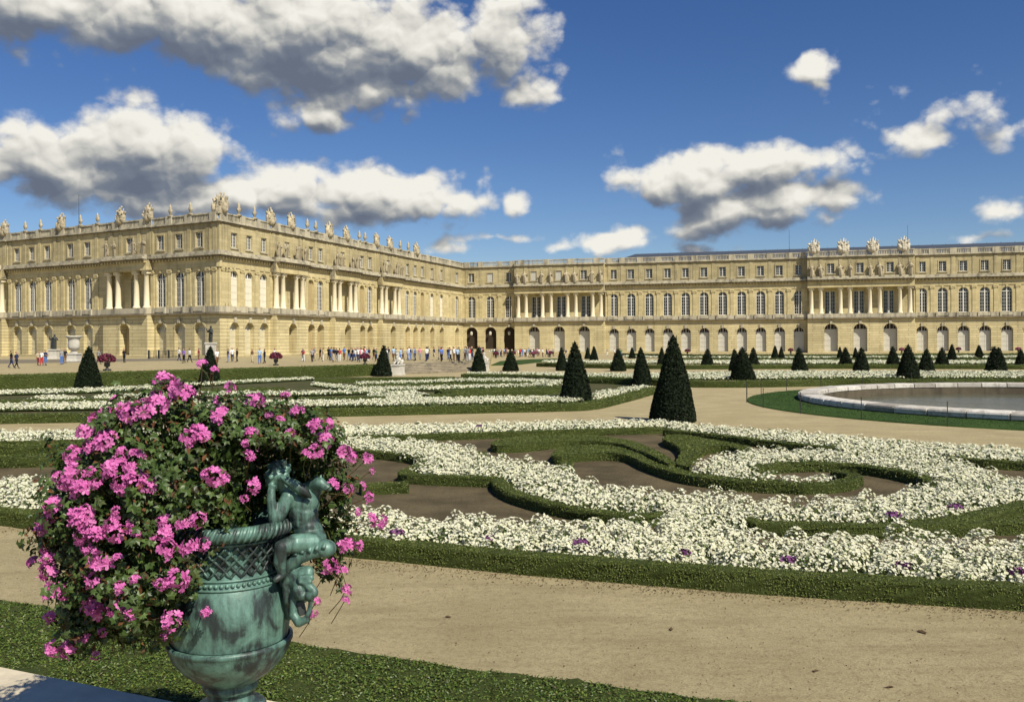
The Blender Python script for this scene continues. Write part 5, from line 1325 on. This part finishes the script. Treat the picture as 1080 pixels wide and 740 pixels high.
def fl(a, z):
    t = (z+PZ-1.945)/.2; k = math.sin(math.pi*min(1, max(0, t)))**.5 if 0 < t < 1 else 0
    return 1 - .10*k*(1-abs(math.cos(a*NG/2))**.7)
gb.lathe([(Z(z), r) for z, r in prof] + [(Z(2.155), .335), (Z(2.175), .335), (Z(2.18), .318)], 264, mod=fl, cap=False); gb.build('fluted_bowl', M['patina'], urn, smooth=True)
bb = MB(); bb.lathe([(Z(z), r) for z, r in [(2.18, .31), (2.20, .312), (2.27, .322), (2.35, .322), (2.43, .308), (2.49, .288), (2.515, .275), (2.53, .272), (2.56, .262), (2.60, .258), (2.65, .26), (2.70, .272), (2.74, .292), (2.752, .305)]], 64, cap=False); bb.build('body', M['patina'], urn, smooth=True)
cb = MB()
for zc, rr, nb, br in ((2.522, .278, 62, .0125), (2.187, .322, 0, 0)):
    for i in range(nb):
        a = 2*math.pi*i/nb; cb.ball((rr*math.cos(a), rr*math.sin(a), Z(zc)), br, 8, 5)
for zc, rr in ((2.545, .272), (2.50, .289), (2.735, .298)): cb.tube([(rr*math.cos(2*math.pi*i/48), rr*math.sin(2*math.pi*i/48), Z(zc)) for i in range(49)], .007, 6)
cb.build('bead_band', M['patina'], urn, smooth=True)
wv = MB()
for s in (-1, 1):
    for i in range(30):
        a0 = 2*math.pi*i/30; pts = []
        for q in range(9):
            t = q/8; z = 2.56+.165*t; r = .262 + (.0 if t < .3 else (t-.3)*.038) + (.004 if ((q+i) % 2 == 0) == (s > 0) else -.001); a = a0 + s*t*.55
            pts.append((r*math.cos(a), r*math.sin(a), Z(z)))
        wv.tube(pts, .0085, 5)
wv.build('basket_weave', M['patina_dark'], urn, smooth=True)
rm = MB(); rm.lathe([(Z(z), r) for z, r in [(2.745, .30), (2.75, .318), (2.765, .338), (2.785, .348), (2.805, .346), (2.825, .330), (2.83, .305), (2.80, .285), (2.70, .26), (2.65, .24)]], 64, cap=False)
for i in range(64):
    a = 2*math.pi*i/64; pts = []
    for q in range(6):
        t = q/5; ph = -1.0+2.6*t; pts.append(((.318+.034*math.cos(ph))*math.cos(a+t*.13), (.318+.034*math.cos(ph))*math.sin(a+t*.13), Z(2.787)+.043*math.sin(ph)))
    rm.tube(pts, [.004, .009, .011, .011, .009, .003], 6)
rm.build('leaf_rim', M['patina'], urn, smooth=True)

def V(px, py, dy=0.0):
    """point in the urn's frame seen at the survey pixel, dy in front(-) of the urn's axis"""
    q = Q(px, py, URN.y + dy); return (q.x-URN.x, q.y-URN.y, q.z-UZ)
k = 1/192.0
# scrolled handle
hd = MB(); hd.tube([V(299, 617, -.10), V(300, 606, -.11), V(306, 594, -.12), V(316, 586, -.12), V(329, 580.5, -.11), V(341, 577.5, -.10), V(347, 577, -.10)], [.02, .032, .04, .042, .043, .046, .03], 12)
hd.ball(V(343, 578, -.10), .053, 14, 9, (1.15, 1.1, .92))
for i in range(5): hd.tube([V(311+i*7.5, 581+i*-1.8+4, -.165), V(313+i*7.5, 575.5+i*-1.6+3, -.12), V(315+i*7.5, 575+i*-1.5+3, -.06)], .012, 6)
hd.build('scroll_handle', M['patina'], urn, smooth=True)
# lion mask with an open mouth
L = [(V(309, 612, -.02), .07, V(316, 622, -.07), .075, 0), (V(316, 612, -.10), .062, V(319, 620, -.12), .06, 0), (V(312, 606, -.10), .05, V(325, 603, -.12), .035, 0),
     (V(317, 609.5, -.165), .020, V(328, 609, -.165), .019, 0), (V(322, 613, -.16), .026, V(331.5, 624, -.17), .023, 0), (V(331, 625, -.17), .025, V(326, 628, -.175), .022, 0),
     (V(314, 621, -.16), .030, V(318, 628, -.165), .027, 0), (V(313, 628, -.14), .020, V(329, 631, -.165), .014, 0),
     (V(309.5, 630, -.13), .020, V(309.5, 648, -.14), .023, 0), (V(309.5, 648, -.14), .024, V(315, 656, -.155), .026, 0), (V(315, 656, -.155), .026, V(323, 653, -.165), .021, 0), (V(323, 653, -.165), .019, V(326.5, 643, -.165), .014, 0), (V(326.5, 643, -.165), .014, V(328, 632, -.16), .012, 0),
     (V(306, 602, -.07), .03, V(303, 634, -.06), .028, 0), (V(302, 632, -.05), .028, V(305, 650, -.05), .02, 0), (V(308, 600, -.12), .02, V(301, 616, -.12), .022, 0), (V(301, 616, -.12), .022, V(303, 634, -.11), .02, 0)]
for (x, y) in ((316.5, 613.5), (326.5, 613)): L.append((V(x, y, -.178), .011, V(x+1, y, -.178), .010, 0))
for i in range(7): L.append((V(305+i*3.6, 602-abs(i-3)*.2, -.12), .014, V(303+i*4.2, 596.5+abs(i-3)*.8, -.10), .010, 0))
link('lion_mask', fused(L, .0058, [M['patina']], 'lion_mask', 1), urn)
mo = MB(); mo.tube([V(315, 634, -.115), V(318, 648, -.12)], .03, 8); mo.build('mouth_hollow', M['dbronze'], urn)
# the seated child
c = [ # head and hair
 (V(292, 501, -.06), .062, V(294, 503, -.05), .064, 0), (V(287, 506, -.075), .042, V(288, 511, -.07), .036, 0), (V(281.5, 507, -.085), .012, V(282.5, 509.5, -.085), .012, 0), (V(298, 512, -.05), .036, V(304, 521, -.03), .044, 0),
 # torso
 (V(314, 529, -.02), .066, V(326, 531, .01), .064, 0), (V(318, 540, -.01), .082, V(324, 556, -.01), .085, 0), (V(321, 530, -.01), .078, V(321, 542, -.01), .084, 0), (V(324, 556, -.01), .085, V(329, 569, -.01), .088, 0), (V(331, 572, .02), .074, V(325, 573, -.05), .072, 0),
 # near arm: elbow down, hand at the cheek
 (V(304, 524, -.07), .044, V(294, 544, -.11), .040, 0), (V(294, 544, -.11), .040, V(289, 548, -.12), .034, 0), (V(289, 548, -.12), .034, V(286, 528, -.12), .028, 0), (V(286, 528, -.12), .028, V(286, 518, -.11), .024, 0), (V(286, 518, -.11), .012, V(287, 511, -.115), .008, 0), (V(284.5, 518, -.10), .011, V(284, 511.5, -.11), .007, 0), (V(288.5, 518, -.11), .011, V(290, 512, -.12), .007, 0),
 # far arm raised to the little beast on the shoulder
 (V(326, 529, .02), .044, V(333, 518, .03), .036, 0), (V(318, 514, .02), .02, V(330, 511, .0), .032, 0), (V(330, 511, 0), .034, V(337, 509, -.02), .036, 0), (V(337, 509, -.02), .036, V(345, 514, -.04), .022, 0), (V(345, 514, -.04), .022, V(347.5, 515, -.045), .016, 0), (V(333, 503.5, -.01), .011, V(333, 501, 0), .007, 0), (V(338, 503.5, -.04), .010, V(338.5, 501.5, -.04), .006, 0),
 # thighs and shins
 (V(330, 573, -.08), .066, V(312, 573, -.14), .058, 0), (V(312, 573, -.14), .056, V(297, 577, -.17), .044, 0), (V(297, 577, -.17), .043, V(295, 592, -.17), .037, 0), (V(295, 592, -.17), .036, V(298, 606, -.16), .024, 0), (V(298, 606, -.16), .022, V(291, 611, -.19), .018, 0),
 (V(322, 570, .06), .06, V(300, 571, .02), .05, 0), (V(300, 571, .02), .046, V(297, 592, .03), .034, 0)]
for i in range(26):
    a = R.uniform(0, 6.28); e = R.uniform(-.2, 1.4); q = Vector(V(293, 500, -.055)) + Vector((math.cos(a)*math.cos(e), math.sin(a)*math.cos(e), math.sin(e)))*.062
    c.append((tuple(q), .017, tuple(q + Vector((R.uniform(-.012, .012),)*3)), .016, 0))
c = [(a, ra*.945, b, rb*.945, m) for a, ra, b, rb, m in c]
link('child_figure', fused(c, .0066, [M['patina']], 'child_figure', 1), urn)
sc = MB(); n = 9
for i in range(n-1):
    pass
pts = [(296, 502, -.115), (302, 506, -.12), (309, 510.5, -.115), (316, 515, -.11), (323, 519.5, -.10), (328.5, 524.5, -.09)]; hwd = [.012, .022, .03, .032, .028, .006]
vs = []
for (x, y, dy), hh in zip(pts, hwd):
    q = Vector(V(x, y, dy)); dv = Vector((.45, 0, 1)).normalized()
    for s, oy in ((1, 0), (.3, -.014), (-.3, -.014), (-1, 0), (-.3, .012), (.3, .012)): vs.append(q + dv*s*hh + Vector((0, oy, 0)))
fs = []
for i in range(len(pts)-1):
    for j in range(6): fs.append((i*6+j, i*6+(j+1) % 6, (i+1)*6+(j+1) % 6, (i+1)*6+j))
fs += [(5, 4, 3, 2, 1, 0), tuple(30+j for j in range(6))]
sc.add(vs, fs); sc.build('drapery', M['patina'], urn, smooth=True)

# ------------------------------------------------------------------ pink geraniums in the urn
M['ger'] = mat_leaf('geranium_leaf', [(0.028, 0.05, 0.010), (0.055, 0.10, 0.020), (0.038, 0.065, 0.012), (0.10, 0.16, 0.04), (0.03, 0.03, 0.010)], 0.45, 0.4, 0.15)
M['gerdry'] = mat_leaf('dry_geranium_leaf', [(0.10, 0.045, 0.02), (0.16, 0.07, 0.03), (0.06, 0.03, 0.015)], 0.7, 0.2)
M['petal'] = mat_leaf('pink_petal', [(0.58, 0.11, 0.37), (0.74, 0.22, 0.53), (0.65, 0.14, 0.44), (0.82, 0.32, 0.60)], 0.6, 0.25, 0.25)
M['stem'] = mat_leaf('geranium_stem', [(0.07, 0.08, 0.025), (0.12, 0.06, 0.03), (0.05, 0.08, 0.02)], 0.6, 0.3)
U0 = URN.y
ELL = [ # px centre, radii in px (x, z), depth radius in m, depth offset
 (185, 540, 126, 124, .52, .04), (312, 502, 60, 72, .40, .10), (250, 500, 90, 74, .50, .08), (112, 622, 50, 58, .28, -.02), (172, 598, 62, 70, .40, -.18), (345, 575, 24, 52, .22, .16), (95, 560, 42, 56, .28, .0)]
EC = []
for (x, y, rx, ry, rd, off) in ELL:
    q = Q(x, y, U0+off); EC.append((np.array(q), np.array([rx*(U0+off)/F, rd, ry*(U0+off)/F])))
def inside(p):
    m = np.zeros(len(p), bool)
    for c0, r0 in EC: m |= (((p-c0)/r0)**2).sum(1) < 0.62
    return m
def pocket(p):
    return np.array([mnoise.noise(Vector(v)*5.2) for v in p])
ger = empty('geranium_plant', (URN.x, URN.y, UZ+1.08), 'big trailing mass of pink geraniums overflowing the bronze urn', 'plant')
GO = np.array([URN.x, URN.y, UZ+1.08])
def shell(k, lo, hi):
    PP, NN = [], []
    tot = sum(r[0]*r[2] for _, r in EC)
    for c0, r0 in EC:
        n = int(k*r0[0]*r0[2]/tot); d = unit(NP.normal(0, 1, (n, 3))); rr = NP.uniform(lo, hi, (n, 1))
        bump_ = np.array([1+.25*mnoise.noise(Vector(v)*2.6+Vector((c0[0]*3, 0, c0[2]*3)))+.16*mnoise.noise(Vector(v)*6.5) for v in d])[:, None]
        PP.append(c0 + d*r0*rr*bump_); NN.append(unit(d/r0))
    p, n = np.concatenate(PP), np.concatenate(NN)
    return p, n
p, n = shell(36000, .76, 1.05); q = ~inside(p) & (pocket(p) > -.15); p, n = p[q], n[q]
# keep the view to the urn's front free
def urn_free(p):
    x, y, z = p[:, 0]-URN.x, p[:, 1]-URN.y, p[:, 2]-UZ
    r = np.hypot(x, y)
    dpx = CX + (p[:, 0]/p[:, 1])*F; dpy = CY - (p[:, 2]-EYE)/p[:, 1]*F
    front = (y < .1) & (x > -.0 - np.clip(.93 - z, -.1, .6)*.27) & (z < .97) & (x < .62)
    child = (y < .2) & (x > .10) & (x < .66) & (z < 1.50)
    return ~(front | child | ((r < .36) & (z < .98)))
q = urn_free(p); p, n = p[q], n[q]
# lobed ivy-geranium leaves
def lobed(bag, p, n, size, mat, tilt):
    k = len(p); t, b, nn = frames(n + np.array([0.1, -.15, .55]), tilt); s = size*NP.uniform(.6, 1.25, (k, 1))
    rad_ = [0.25, 1.0, .62, 1.05, .62, 1.1, .62, 1.05, .62, 1.0]; vs = [p + nn*s*.12]
    for i, r0 in enumerate(rad_):
        a = -math.pi + 2*math.pi*i/len(rad_); vs.append(p + (t*math.cos(a)+b*math.sin(a))*s*r0*.52 + nn*s*(-.10 if r0 > .8 else .04))
    v = np.stack(vs, 1).reshape(-1, 3); m = len(rad_); base = (np.arange(k)*(m+1))[:, None]
    bag.add(v, np.concatenate([base+np.array([[0, 1+i, 1+(i+1) % m]]) for i in range(m)]), mat)
p3, n3 = shell(9000, 1.03, 1.13); q = (pocket(p3*1.3) > .22) & urn_free(p3); p = np.concatenate([p, p3[q]]); n = np.concatenate([n, n3[q]])
bag = Bag(); dry = NP.uniform(0, 1, len(p)) < .25
lobed(bag, p[~dry]-GO, n[~dry], .048, 0, .6); leaves(bag, p[dry]-GO, n[dry], .04, 1, .9, .45)
p2, n2 = shell(13000, .45, .82); q = urn_free(p2); leaves(bag, p2[q]-GO, n2[q], .055, 0, 1.2, .7)
link('foliage', bag.mesh('foliage', [M['ger'], M['gerdry']]), ger)
CL_A = [(690,60,55),(770,105,50),(465,140,25),(600,185,60),(535,205,55),(660,160,50),(430,220,50),(375,235,40),(330,290,45),(410,335,50),(500,190,40),(265,395,45),(270,480,50),(240,525,40),(305,545,45),(450,455,48),(495,520,45),(560,505,50),(620,535,42),(545,385,25),(490,372,20),(800,315,45),(860,295,48),(185,630,52),(315,680,55),(130,720,38),(450,715,40),(535,715,25),(845,690,42),(885,480,24),(690,735,20),(350,465,20)]
CL_B = [(0,105,28),(185,80,30),(125,140,25),(310,145,42),(455,120,24),(150,215,45),(70,310,30),(290,290,30),(475,290,25),(510,195,35),(430,230,20),(370,210,16),(590,255,35),(630,320,40),(590,378,40),(550,388,25),(720,385,42),(750,400,30),(825,410,30),(842,465,20),(280,392,28),(120,490,50),(165,500,28),(300,530,35),(258,590,22),(670,525,28),(730,545,25),(800,530,20),(830,585,26),(840,690,35),(890,695,30),(775,650,18)]
CL_C = [(110,70,30),(255,30,45),(258,95,35),(310,85,35),(385,85,40),(440,72,24),(575,90,35),(570,150,42),(665,140,35),(715,130,30),(70,195,22),(125,180,25),(140,225,45),(330,210,45),(310,270,35),(390,185,15),(455,265,14),(610,265,48),(155,320,45),(190,330,25),(295,375,42),(140,405,25),(390,375,35),(440,390,28),(590,415,42),(725,385,20),(145,525,30),(208,520,40),(255,490,24),(305,545,20)]
CL_D = [(550,400,35),(605,400,20),(475,490,38),(530,510,25),(550,590,25),(545,635,18),(420,640,20),(408,695,18)]
CLU = [(20+x/4.485, 395+y/4.485, r/4.485) for x, y, r in CL_A] + [(200+x/4.485, 395+y/4.485, r/4.485) for x, y, r in CL_B] + [(20+x/3.7, 540+y/3.7, r/3.7) for x, y, r in CL_C] + [(230+x/4.11, 480+y/4.11, r/4.11) for x, y, r in CL_D] + [(213, 389, 6), (225, 394, 4)]
def umbel(name, seed, nf=15):
    rng = random.Random(seed); m = MB()
    for i in range(nf):
        a = rng.uniform(0, 6.28); e = math.asin(rng.uniform(.0, 1)); d = Vector((math.cos(e)*math.cos(a), math.cos(e)*math.sin(a), math.sin(e))); c0 = d*rng.uniform(.75, 1.05)
        m.cur = 1; m.tube([(0, 0, -.75), c0*.5+Vector((0, 0, -.25)), c0*.97], .025, 3); m.cur = 0
        nrm = (d + Vector([rng.uniform(-.5, .5) for _ in range(3)])).normalized(); t = nrm.orthogonal().normalized(); b = nrm.cross(t); ph = rng.uniform(0, 6.28)
        for j in range(5):
            aa = ph + 2*math.pi*j/5 + (.25 if j in (0, 1) else 0); u = t*math.cos(aa)+b*math.sin(aa); w = nrm.cross(u); ln = rng.uniform(.40, .52)*(1.15 if j in (0, 1) else 1); wd = .17
            lift = rng.uniform(.02, .2)
            m.add([c0, c0+u*ln*.55+w*wd+nrm*lift*.6, c0+u*ln+w*wd*.7+nrm*lift, c0+u*ln*1.05+nrm*(lift-.05), c0+u*ln-w*wd*.7+nrm*lift, c0+u*ln*.55-w*wd+nrm*lift*.6], [(0, 1, 2, 3), (0, 3, 4, 5)])
    return m.mesh(name, [M['petal'], M['stem']])
UM = [umbel('flower_head_%d' % i, 70+i, nf) for i, nf in enumerate((15, 13, 17, 11, 14))]
def hits(x, y):
    o, d = np.array(CAM), np.array(ray(x, y))
    for c0, r0 in EC:
        oo, dd = (o-c0)/r0, d/r0; a, b, c = dd@dd, oo@dd, oo@oo-1
        if b*b-a*c > 0: return True
    return False
def front_hit(x, y):
    o, d = np.array(CAM), np.array(ray(x, y)); best = None
    for c0, r0 in EC:
        oo, dd = (o-c0)/r0, d/r0; a, b, c = dd@dd, oo@dd, oo@oo-1
        D = b*b-a*c
        if D > 0:
            t = (-b-math.sqrt(D))/a
            if best is None or t < best[0]: best = (t, unit(((o+d*t-c0)/r0**2)[None])[0])
    if best: return o+d*best[0], best[1]
    # beside the leaves: at the depth where the ray passes nearest to a clump
    t = min(((c0@d - o@d)/(d@d) for c0, _ in EC), key=lambda t: min(np.sum(((o+d*t-c0)/r0)**2) for c0, r0 in EC)); q = o+d*t
    c0 = min(EC, key=lambda e: np.sum(((q-e[0])/e[1])**2))[0]; return q, unit((q-c0)[None])[0]
stems = MB(); heads = []; extra = []
for i, (x, y, r) in enumerate(CLU):
    q, nn_ = front_hit(x, y); rr = max(.024, r*q[1]/F)
    if 300 < x and y > 560: q = np.array(Q(x, y, U0+.16)); nn_ = np.array([.7, -.5, .5])
    if 185 < x < 235 and 600 < y < 680 : q = np.array(Q(x, y, U0-.42))
    nrm = Vector(nn_*.8 + np.array([.12, -.38, .5])).normalized()
    heads.append((Vector(q)+nrm*.02, nrm, rr))
for (x, y, r) in CLU[:]:   # smaller heads between the big ones
    if x < 190 or (x > 290 and y < 520):
        for _ in range(1):
            x2, y2 = x+R.gauss(0, 19), y+R.gauss(0, 18)
            if not hits(x2, y2) or R.random() < .12 or (272 < x2 < 352 and y2 > 478): continue
            q, nn_ = front_hit(x2, y2); nrm = Vector(nn_*.8+np.array([.12, -.38, .5])).normalized(); extra.append((Vector(q)+nrm*.015, nrm, R.uniform(.018, .036)))
for i in range(24):   # the far side of the plant
    pp, n_ = shell(40, 1.0, 1.02); j = np.argmax(n_[:, 1]+NP.uniform(0, .4, len(n_))); heads.append((Vector(pp[j]), Vector(n_[j]+np.array([0, 0, .3])).normalized(), R.uniform(.045, .06)))
heads += extra
rest = MB(); rest_objs = 0
for i, (q, nrm, rr) in enumerate(heads):
    me = UM[i % 5]; Mx = Matrix.Translation(q-Vector(GO)) @ nrm.to_track_quat('Z', 'Y').to_matrix().to_4x4() @ Matrix.Rotation(R.uniform(0, 6.28), 4, 'Z') @ Matrix.Scale(rr*.95, 4)
    stems.tube([q-Vector(GO)-nrm*.20+Vector((R.uniform(-.04, .04), .05, -.05)), q-Vector(GO)-nrm*.10+Vector((0, .01, -.015)), q-Vector(GO)-nrm*rr*.5], .0028, 4)
    if i < 100: link('flower_head', me, ger, Mx)
    else:
        cur = [v.co for v in me.vertices]
        for pl in me.polygons: pass
        rest.cur = 0; base = [Mx @ v for v in cur]; b0 = len(rest.v); rest.v.extend([tuple(v) for v in base])
        for pl in me.polygons: rest.f.append(tuple(b0+a for a in pl.vertices)); rest.m.append(pl.material_index)
if rest.v: tag(rest.build('small_flower_heads', [M['petal'], M['stem']], ger), kind='stuff')
# thin trailing stems
for (x0, y0, x1, y1) in [(225, 410, 213, 389), (222, 405, 225, 394), (330, 590, 371, 628), (345, 560, 366, 620), (60, 600, 40, 592), (90, 660, 55, 682), (105, 660, 75, 684), (350, 480, 398, 500), (345, 520, 400, 535), (355, 550, 410, 562), (330, 620, 329, 648), (130, 650, 130, 690), (135, 650, 142, 690), (128, 660, 118, 688)]:
    a = Vector(Q(x0, y0, U0+(.1 if x0 > 300 else -.1)))-Vector(GO); b = Vector(Q(x1, y1, U0+(.14 if x0 > 300 else -.15)))-Vector(GO); stems.tube([a, a.lerp(b, .5)+Vector((0, -.02, .03)), b], .0028, 4)
tag(stems.build('stems', M['stem'], ger), kind='stuff')
# ------------------------------------------------------------------ daylight
SUN_EL = rad(46); sh = Vector((.61, -.79, 0)).normalized()
sd = Vector((sh.x*math.cos(SUN_EL), sh.y*math.cos(SUN_EL), math.sin(SUN_EL)))
sl = bpy.data.lights.new('sun', 'SUN'); sl.energy = 5.0; sl.angle = rad(.5); sl.color = (1.0, .93, .79)
so = link('sun', sl); so.rotation_euler = sd.to_track_quat('Z', 'Y').to_euler()
w = bpy.data.worlds.new('World'); S.world = w; w.use_nodes = True
nt = NT(w.node_tree); bg = nt.n['Background']
sky = nt.new('ShaderNodeTexSky', sky_type='NISHITA'); sky.sun_disc = False; sky.sun_elevation = SUN_EL
sky.sun_rotation = math.atan2(sh.x, sh.y); sky.air_density = 0.9; sky.dust_density = 0.25; sky.ozone_density = 3.0; sky.altitude = 200

# cumulus clouds in the sky: (azimuth, elevation) from survey pixels, radii, weight
CLD = [ (40,-8,150,48,1.05),(190,20,160,58,1.15),(330,38,160,70,1.25),(430,48,95,60,1.1),(335,104,66,30,.85),(400,92,90,28,.9),(530,48,58,48,.72),(548,96,42,22,.55),(250,62,120,30,.75),
 (150,162,104,54,1.2),(60,172,72,48,1.1),(200,158,58,46,1.0),(175,196,110,28,.9),(290,208,105,34,1.05),(385,205,68,38,1.1),(430,214,76,32,1.0),(345,118,48,28,.85),(215,210,70,22,.85),(385,228,80,24,.85),(475,212,48,22,.85),(510,208,26,17,.7),(547,214,16,13,.48),(310,186,46,22,.7),(2,180,24,22,.7),
 (462,264,32,13,.7),(520,254,60,7,.34),
 (688,190,56,36,1.1),(760,234,72,20,.9),(738,186,52,36,1.05),(800,176,60,30,1.05),(830,212,78,30,1.05),(770,222,80,27,1.0),(880,176,66,19,.75),
 (968,150,34,19,.72),(850,66,34,22,.85),(862,84,14,14,.6),(1034,106,28,18,.38),(985,112,40,15,.18),(1070,126,26,9,.3),(1046,222,22,14,.5),
 (640,256,46,19,1.0),(600,262,26,11,.6),(742,263,30,9,.42),(1030,254,26,7,.32)]
def azel(px, py):
    d = ray(px, py); return math.atan2(d.x, d.y), math.atan2(d.z, math.hypot(d.x, d.y))
grp = bpy.data.node_groups.new('cloud_thickness', 'ShaderNodeTree')
grp.interface.new_socket('P', in_out='INPUT', socket_type='NodeSocketVector'); grp.interface.new_socket('T', in_out='OUTPUT', socket_type='NodeSocketFloat')
g = NT(grp); gi = g.new('NodeGroupInput'); go_ = g.new('NodeGroupOutput')
acc = None
for (x, y, rx, ry, wt) in CLD:
    a, e = azel(x, y); sx, sy = F/rx, F/ry
    v = g.vmath('MULTIPLY_ADD', gi.outputs[0], (sx, sy, 0), (-a*sx, -e*sy, 0)); ln = g.vmath('LENGTH', v)
    f = g.math('MULTIPLY_ADD', ln, -wt, wt)
    if acc is None: acc = f
    else:
        n_ = g.new('ShaderNodeMath', operation='SMOOTH_MAX'); g.l.new(acc, n_.inputs[0]); g.l.new(f, n_.inputs[1]); n_.inputs[2].default_value = .12; acc = n_.outputs[0]
g.l.new(acc, go_.inputs[0])

gen = nt.new('ShaderNodeTexCoord').outputs['Generated']
nrm = nt.vmath('NORMALIZE', gen); sp = nt.new('ShaderNodeSeparateXYZ'); nt.l.new(nrm, sp.inputs[0])
az = nt.math('ARCTAN2', sp.outputs[0], sp.outputs[1]); el = nt.math('ARCSINE', sp.outputs[2])
def comb(a, b):
    c = nt.new('ShaderNodeCombineXYZ'); nt.set(c.inputs[0], a); nt.set(c.inputs[1], b); return c.outputs[0]
uv = comb(az, el)
def base(off):
    """cloud thickness at a direction shifted by off: (broad mass with lobes, coordinates)"""
    q = nt.vmath('ADD', uv, (off[0], off[1], 0)) if off else uv
    st = nt.vmath('MULTIPLY', q, (1, 1.25, 1))
    wn = nt.noise(st, 9, 2, .5); wv = nt.vmath('MULTIPLY_ADD', nt.vmath('SUBTRACT', wn.outputs['Color'], (.5, .5, .5)), (.075, .05, 0), q)
    gn = nt.new('ShaderNodeGroup'); gn.node_tree = grp; nt.l.new(wv, gn.inputs[0])
    lob = nt.noise(st, 17, 1.5, .45)
    return nt.math('MULTIPLY_ADD', nt.math('SUBTRACT', lob.outputs[0], .5), .9, gn.outputs[0]), st
def billow(st, off=None):
    """rounded cauliflower relief, -.5 .. .5"""
    q = nt.vmath('ADD', st, (off[0], off[1], 0)) if off else st
    w2 = nt.noise(q, 34, 3, .55)
    qq = nt.vmath('MULTIPLY_ADD', w2.outputs['Color'], (.022, .022, 0), q)
    acc = None
    for sc_, am in ((22, .60), (50, .30), (112, .10)):
        v = nt.new('ShaderNodeTexVoronoi', feature='F1'); v.inputs['Scale'].default_value = sc_; nt.l.new(qq, v.inputs['Vector'])
        d2 = nt.math('POWER', v.outputs['Distance'], 1.6)
        t = nt.math('MULTIPLY', nt.math('SUBTRACT', .36, d2), am*1.5)
        acc = t if acc is None else nt.math('ADD', acc, t)
    return acc
b0, sA = base(None); b1, _ = base((.005, .025))
r0 = billow(sA); r1 = billow(sA, (.003, .0075))
fine = nt.noise(sA, 60, 7, .6).outputs[0]
t0 = nt.math('MULTIPLY_ADD', r0, .62, b0); t0 = nt.math('MULTIPLY_ADD', nt.math('SUBTRACT', fine, .5), .55, t0)
alpha = nt.smooth(t0, -.06, .44)
occ = nt.math('SUBTRACT', nt.math('MAXIMUM', b1, -.15), nt.math('MULTIPLY', nt.math('MINIMUM', b0, 1.0), .58))
occ = nt.math('MULTIPLY_ADD', nt.math('SUBTRACT', r1, r0), .65, occ)
mr = nt.new('ShaderNodeMapRange'); nt.l.new(occ, mr.inputs[0]); mr.inputs[1].default_value = .72; mr.inputs[2].default_value = -.30; lit = mr.outputs[0]
ccol = nt.ramp(lit, [(0.0, (1.8, 2.15, 2.9)), (.25, (2.4, 2.8, 3.5)), (.45, (4.4, 4.6, 4.8)), (.62, (7.4, 7.35, 6.9)), (.8, (9.9, 9.6, 8.8)), (1.0, (11.8, 11.5, 10.5))])
hs = nt.new('ShaderNodeHueSaturation'); hs.inputs['Hue'].default_value = .512; hs.inputs['Saturation'].default_value = 1.24; hs.inputs['Value'].default_value = 1.17; nt.l.new(sky.outputs[0], hs.inputs['Color'])
nt.l.new(nt.mix(alpha, hs.outputs[0], ccol), bg.inputs['Color'])
bg.inputs['Strength'].default_value = .066

S.view_settings.view_transform = 'Standard'; S.view_settings.look = 'None'; S.view_settings.exposure = 0.2; S.view_settings.gamma = 1
S.render.engine = 'CYCLES'
S.cycles.max_bounces = 5; S.cycles.diffuse_bounces = 2; S.cycles.glossy_bounces = 2; S.cycles.transmission_bounces = 2; S.cycles.transparent_max_bounces = 4
try: S.cycles.use_denoising = True
except Exception: pass
w.cycles.sampling_method = 'MANUAL'; w.cycles.sample_map_resolution = 512
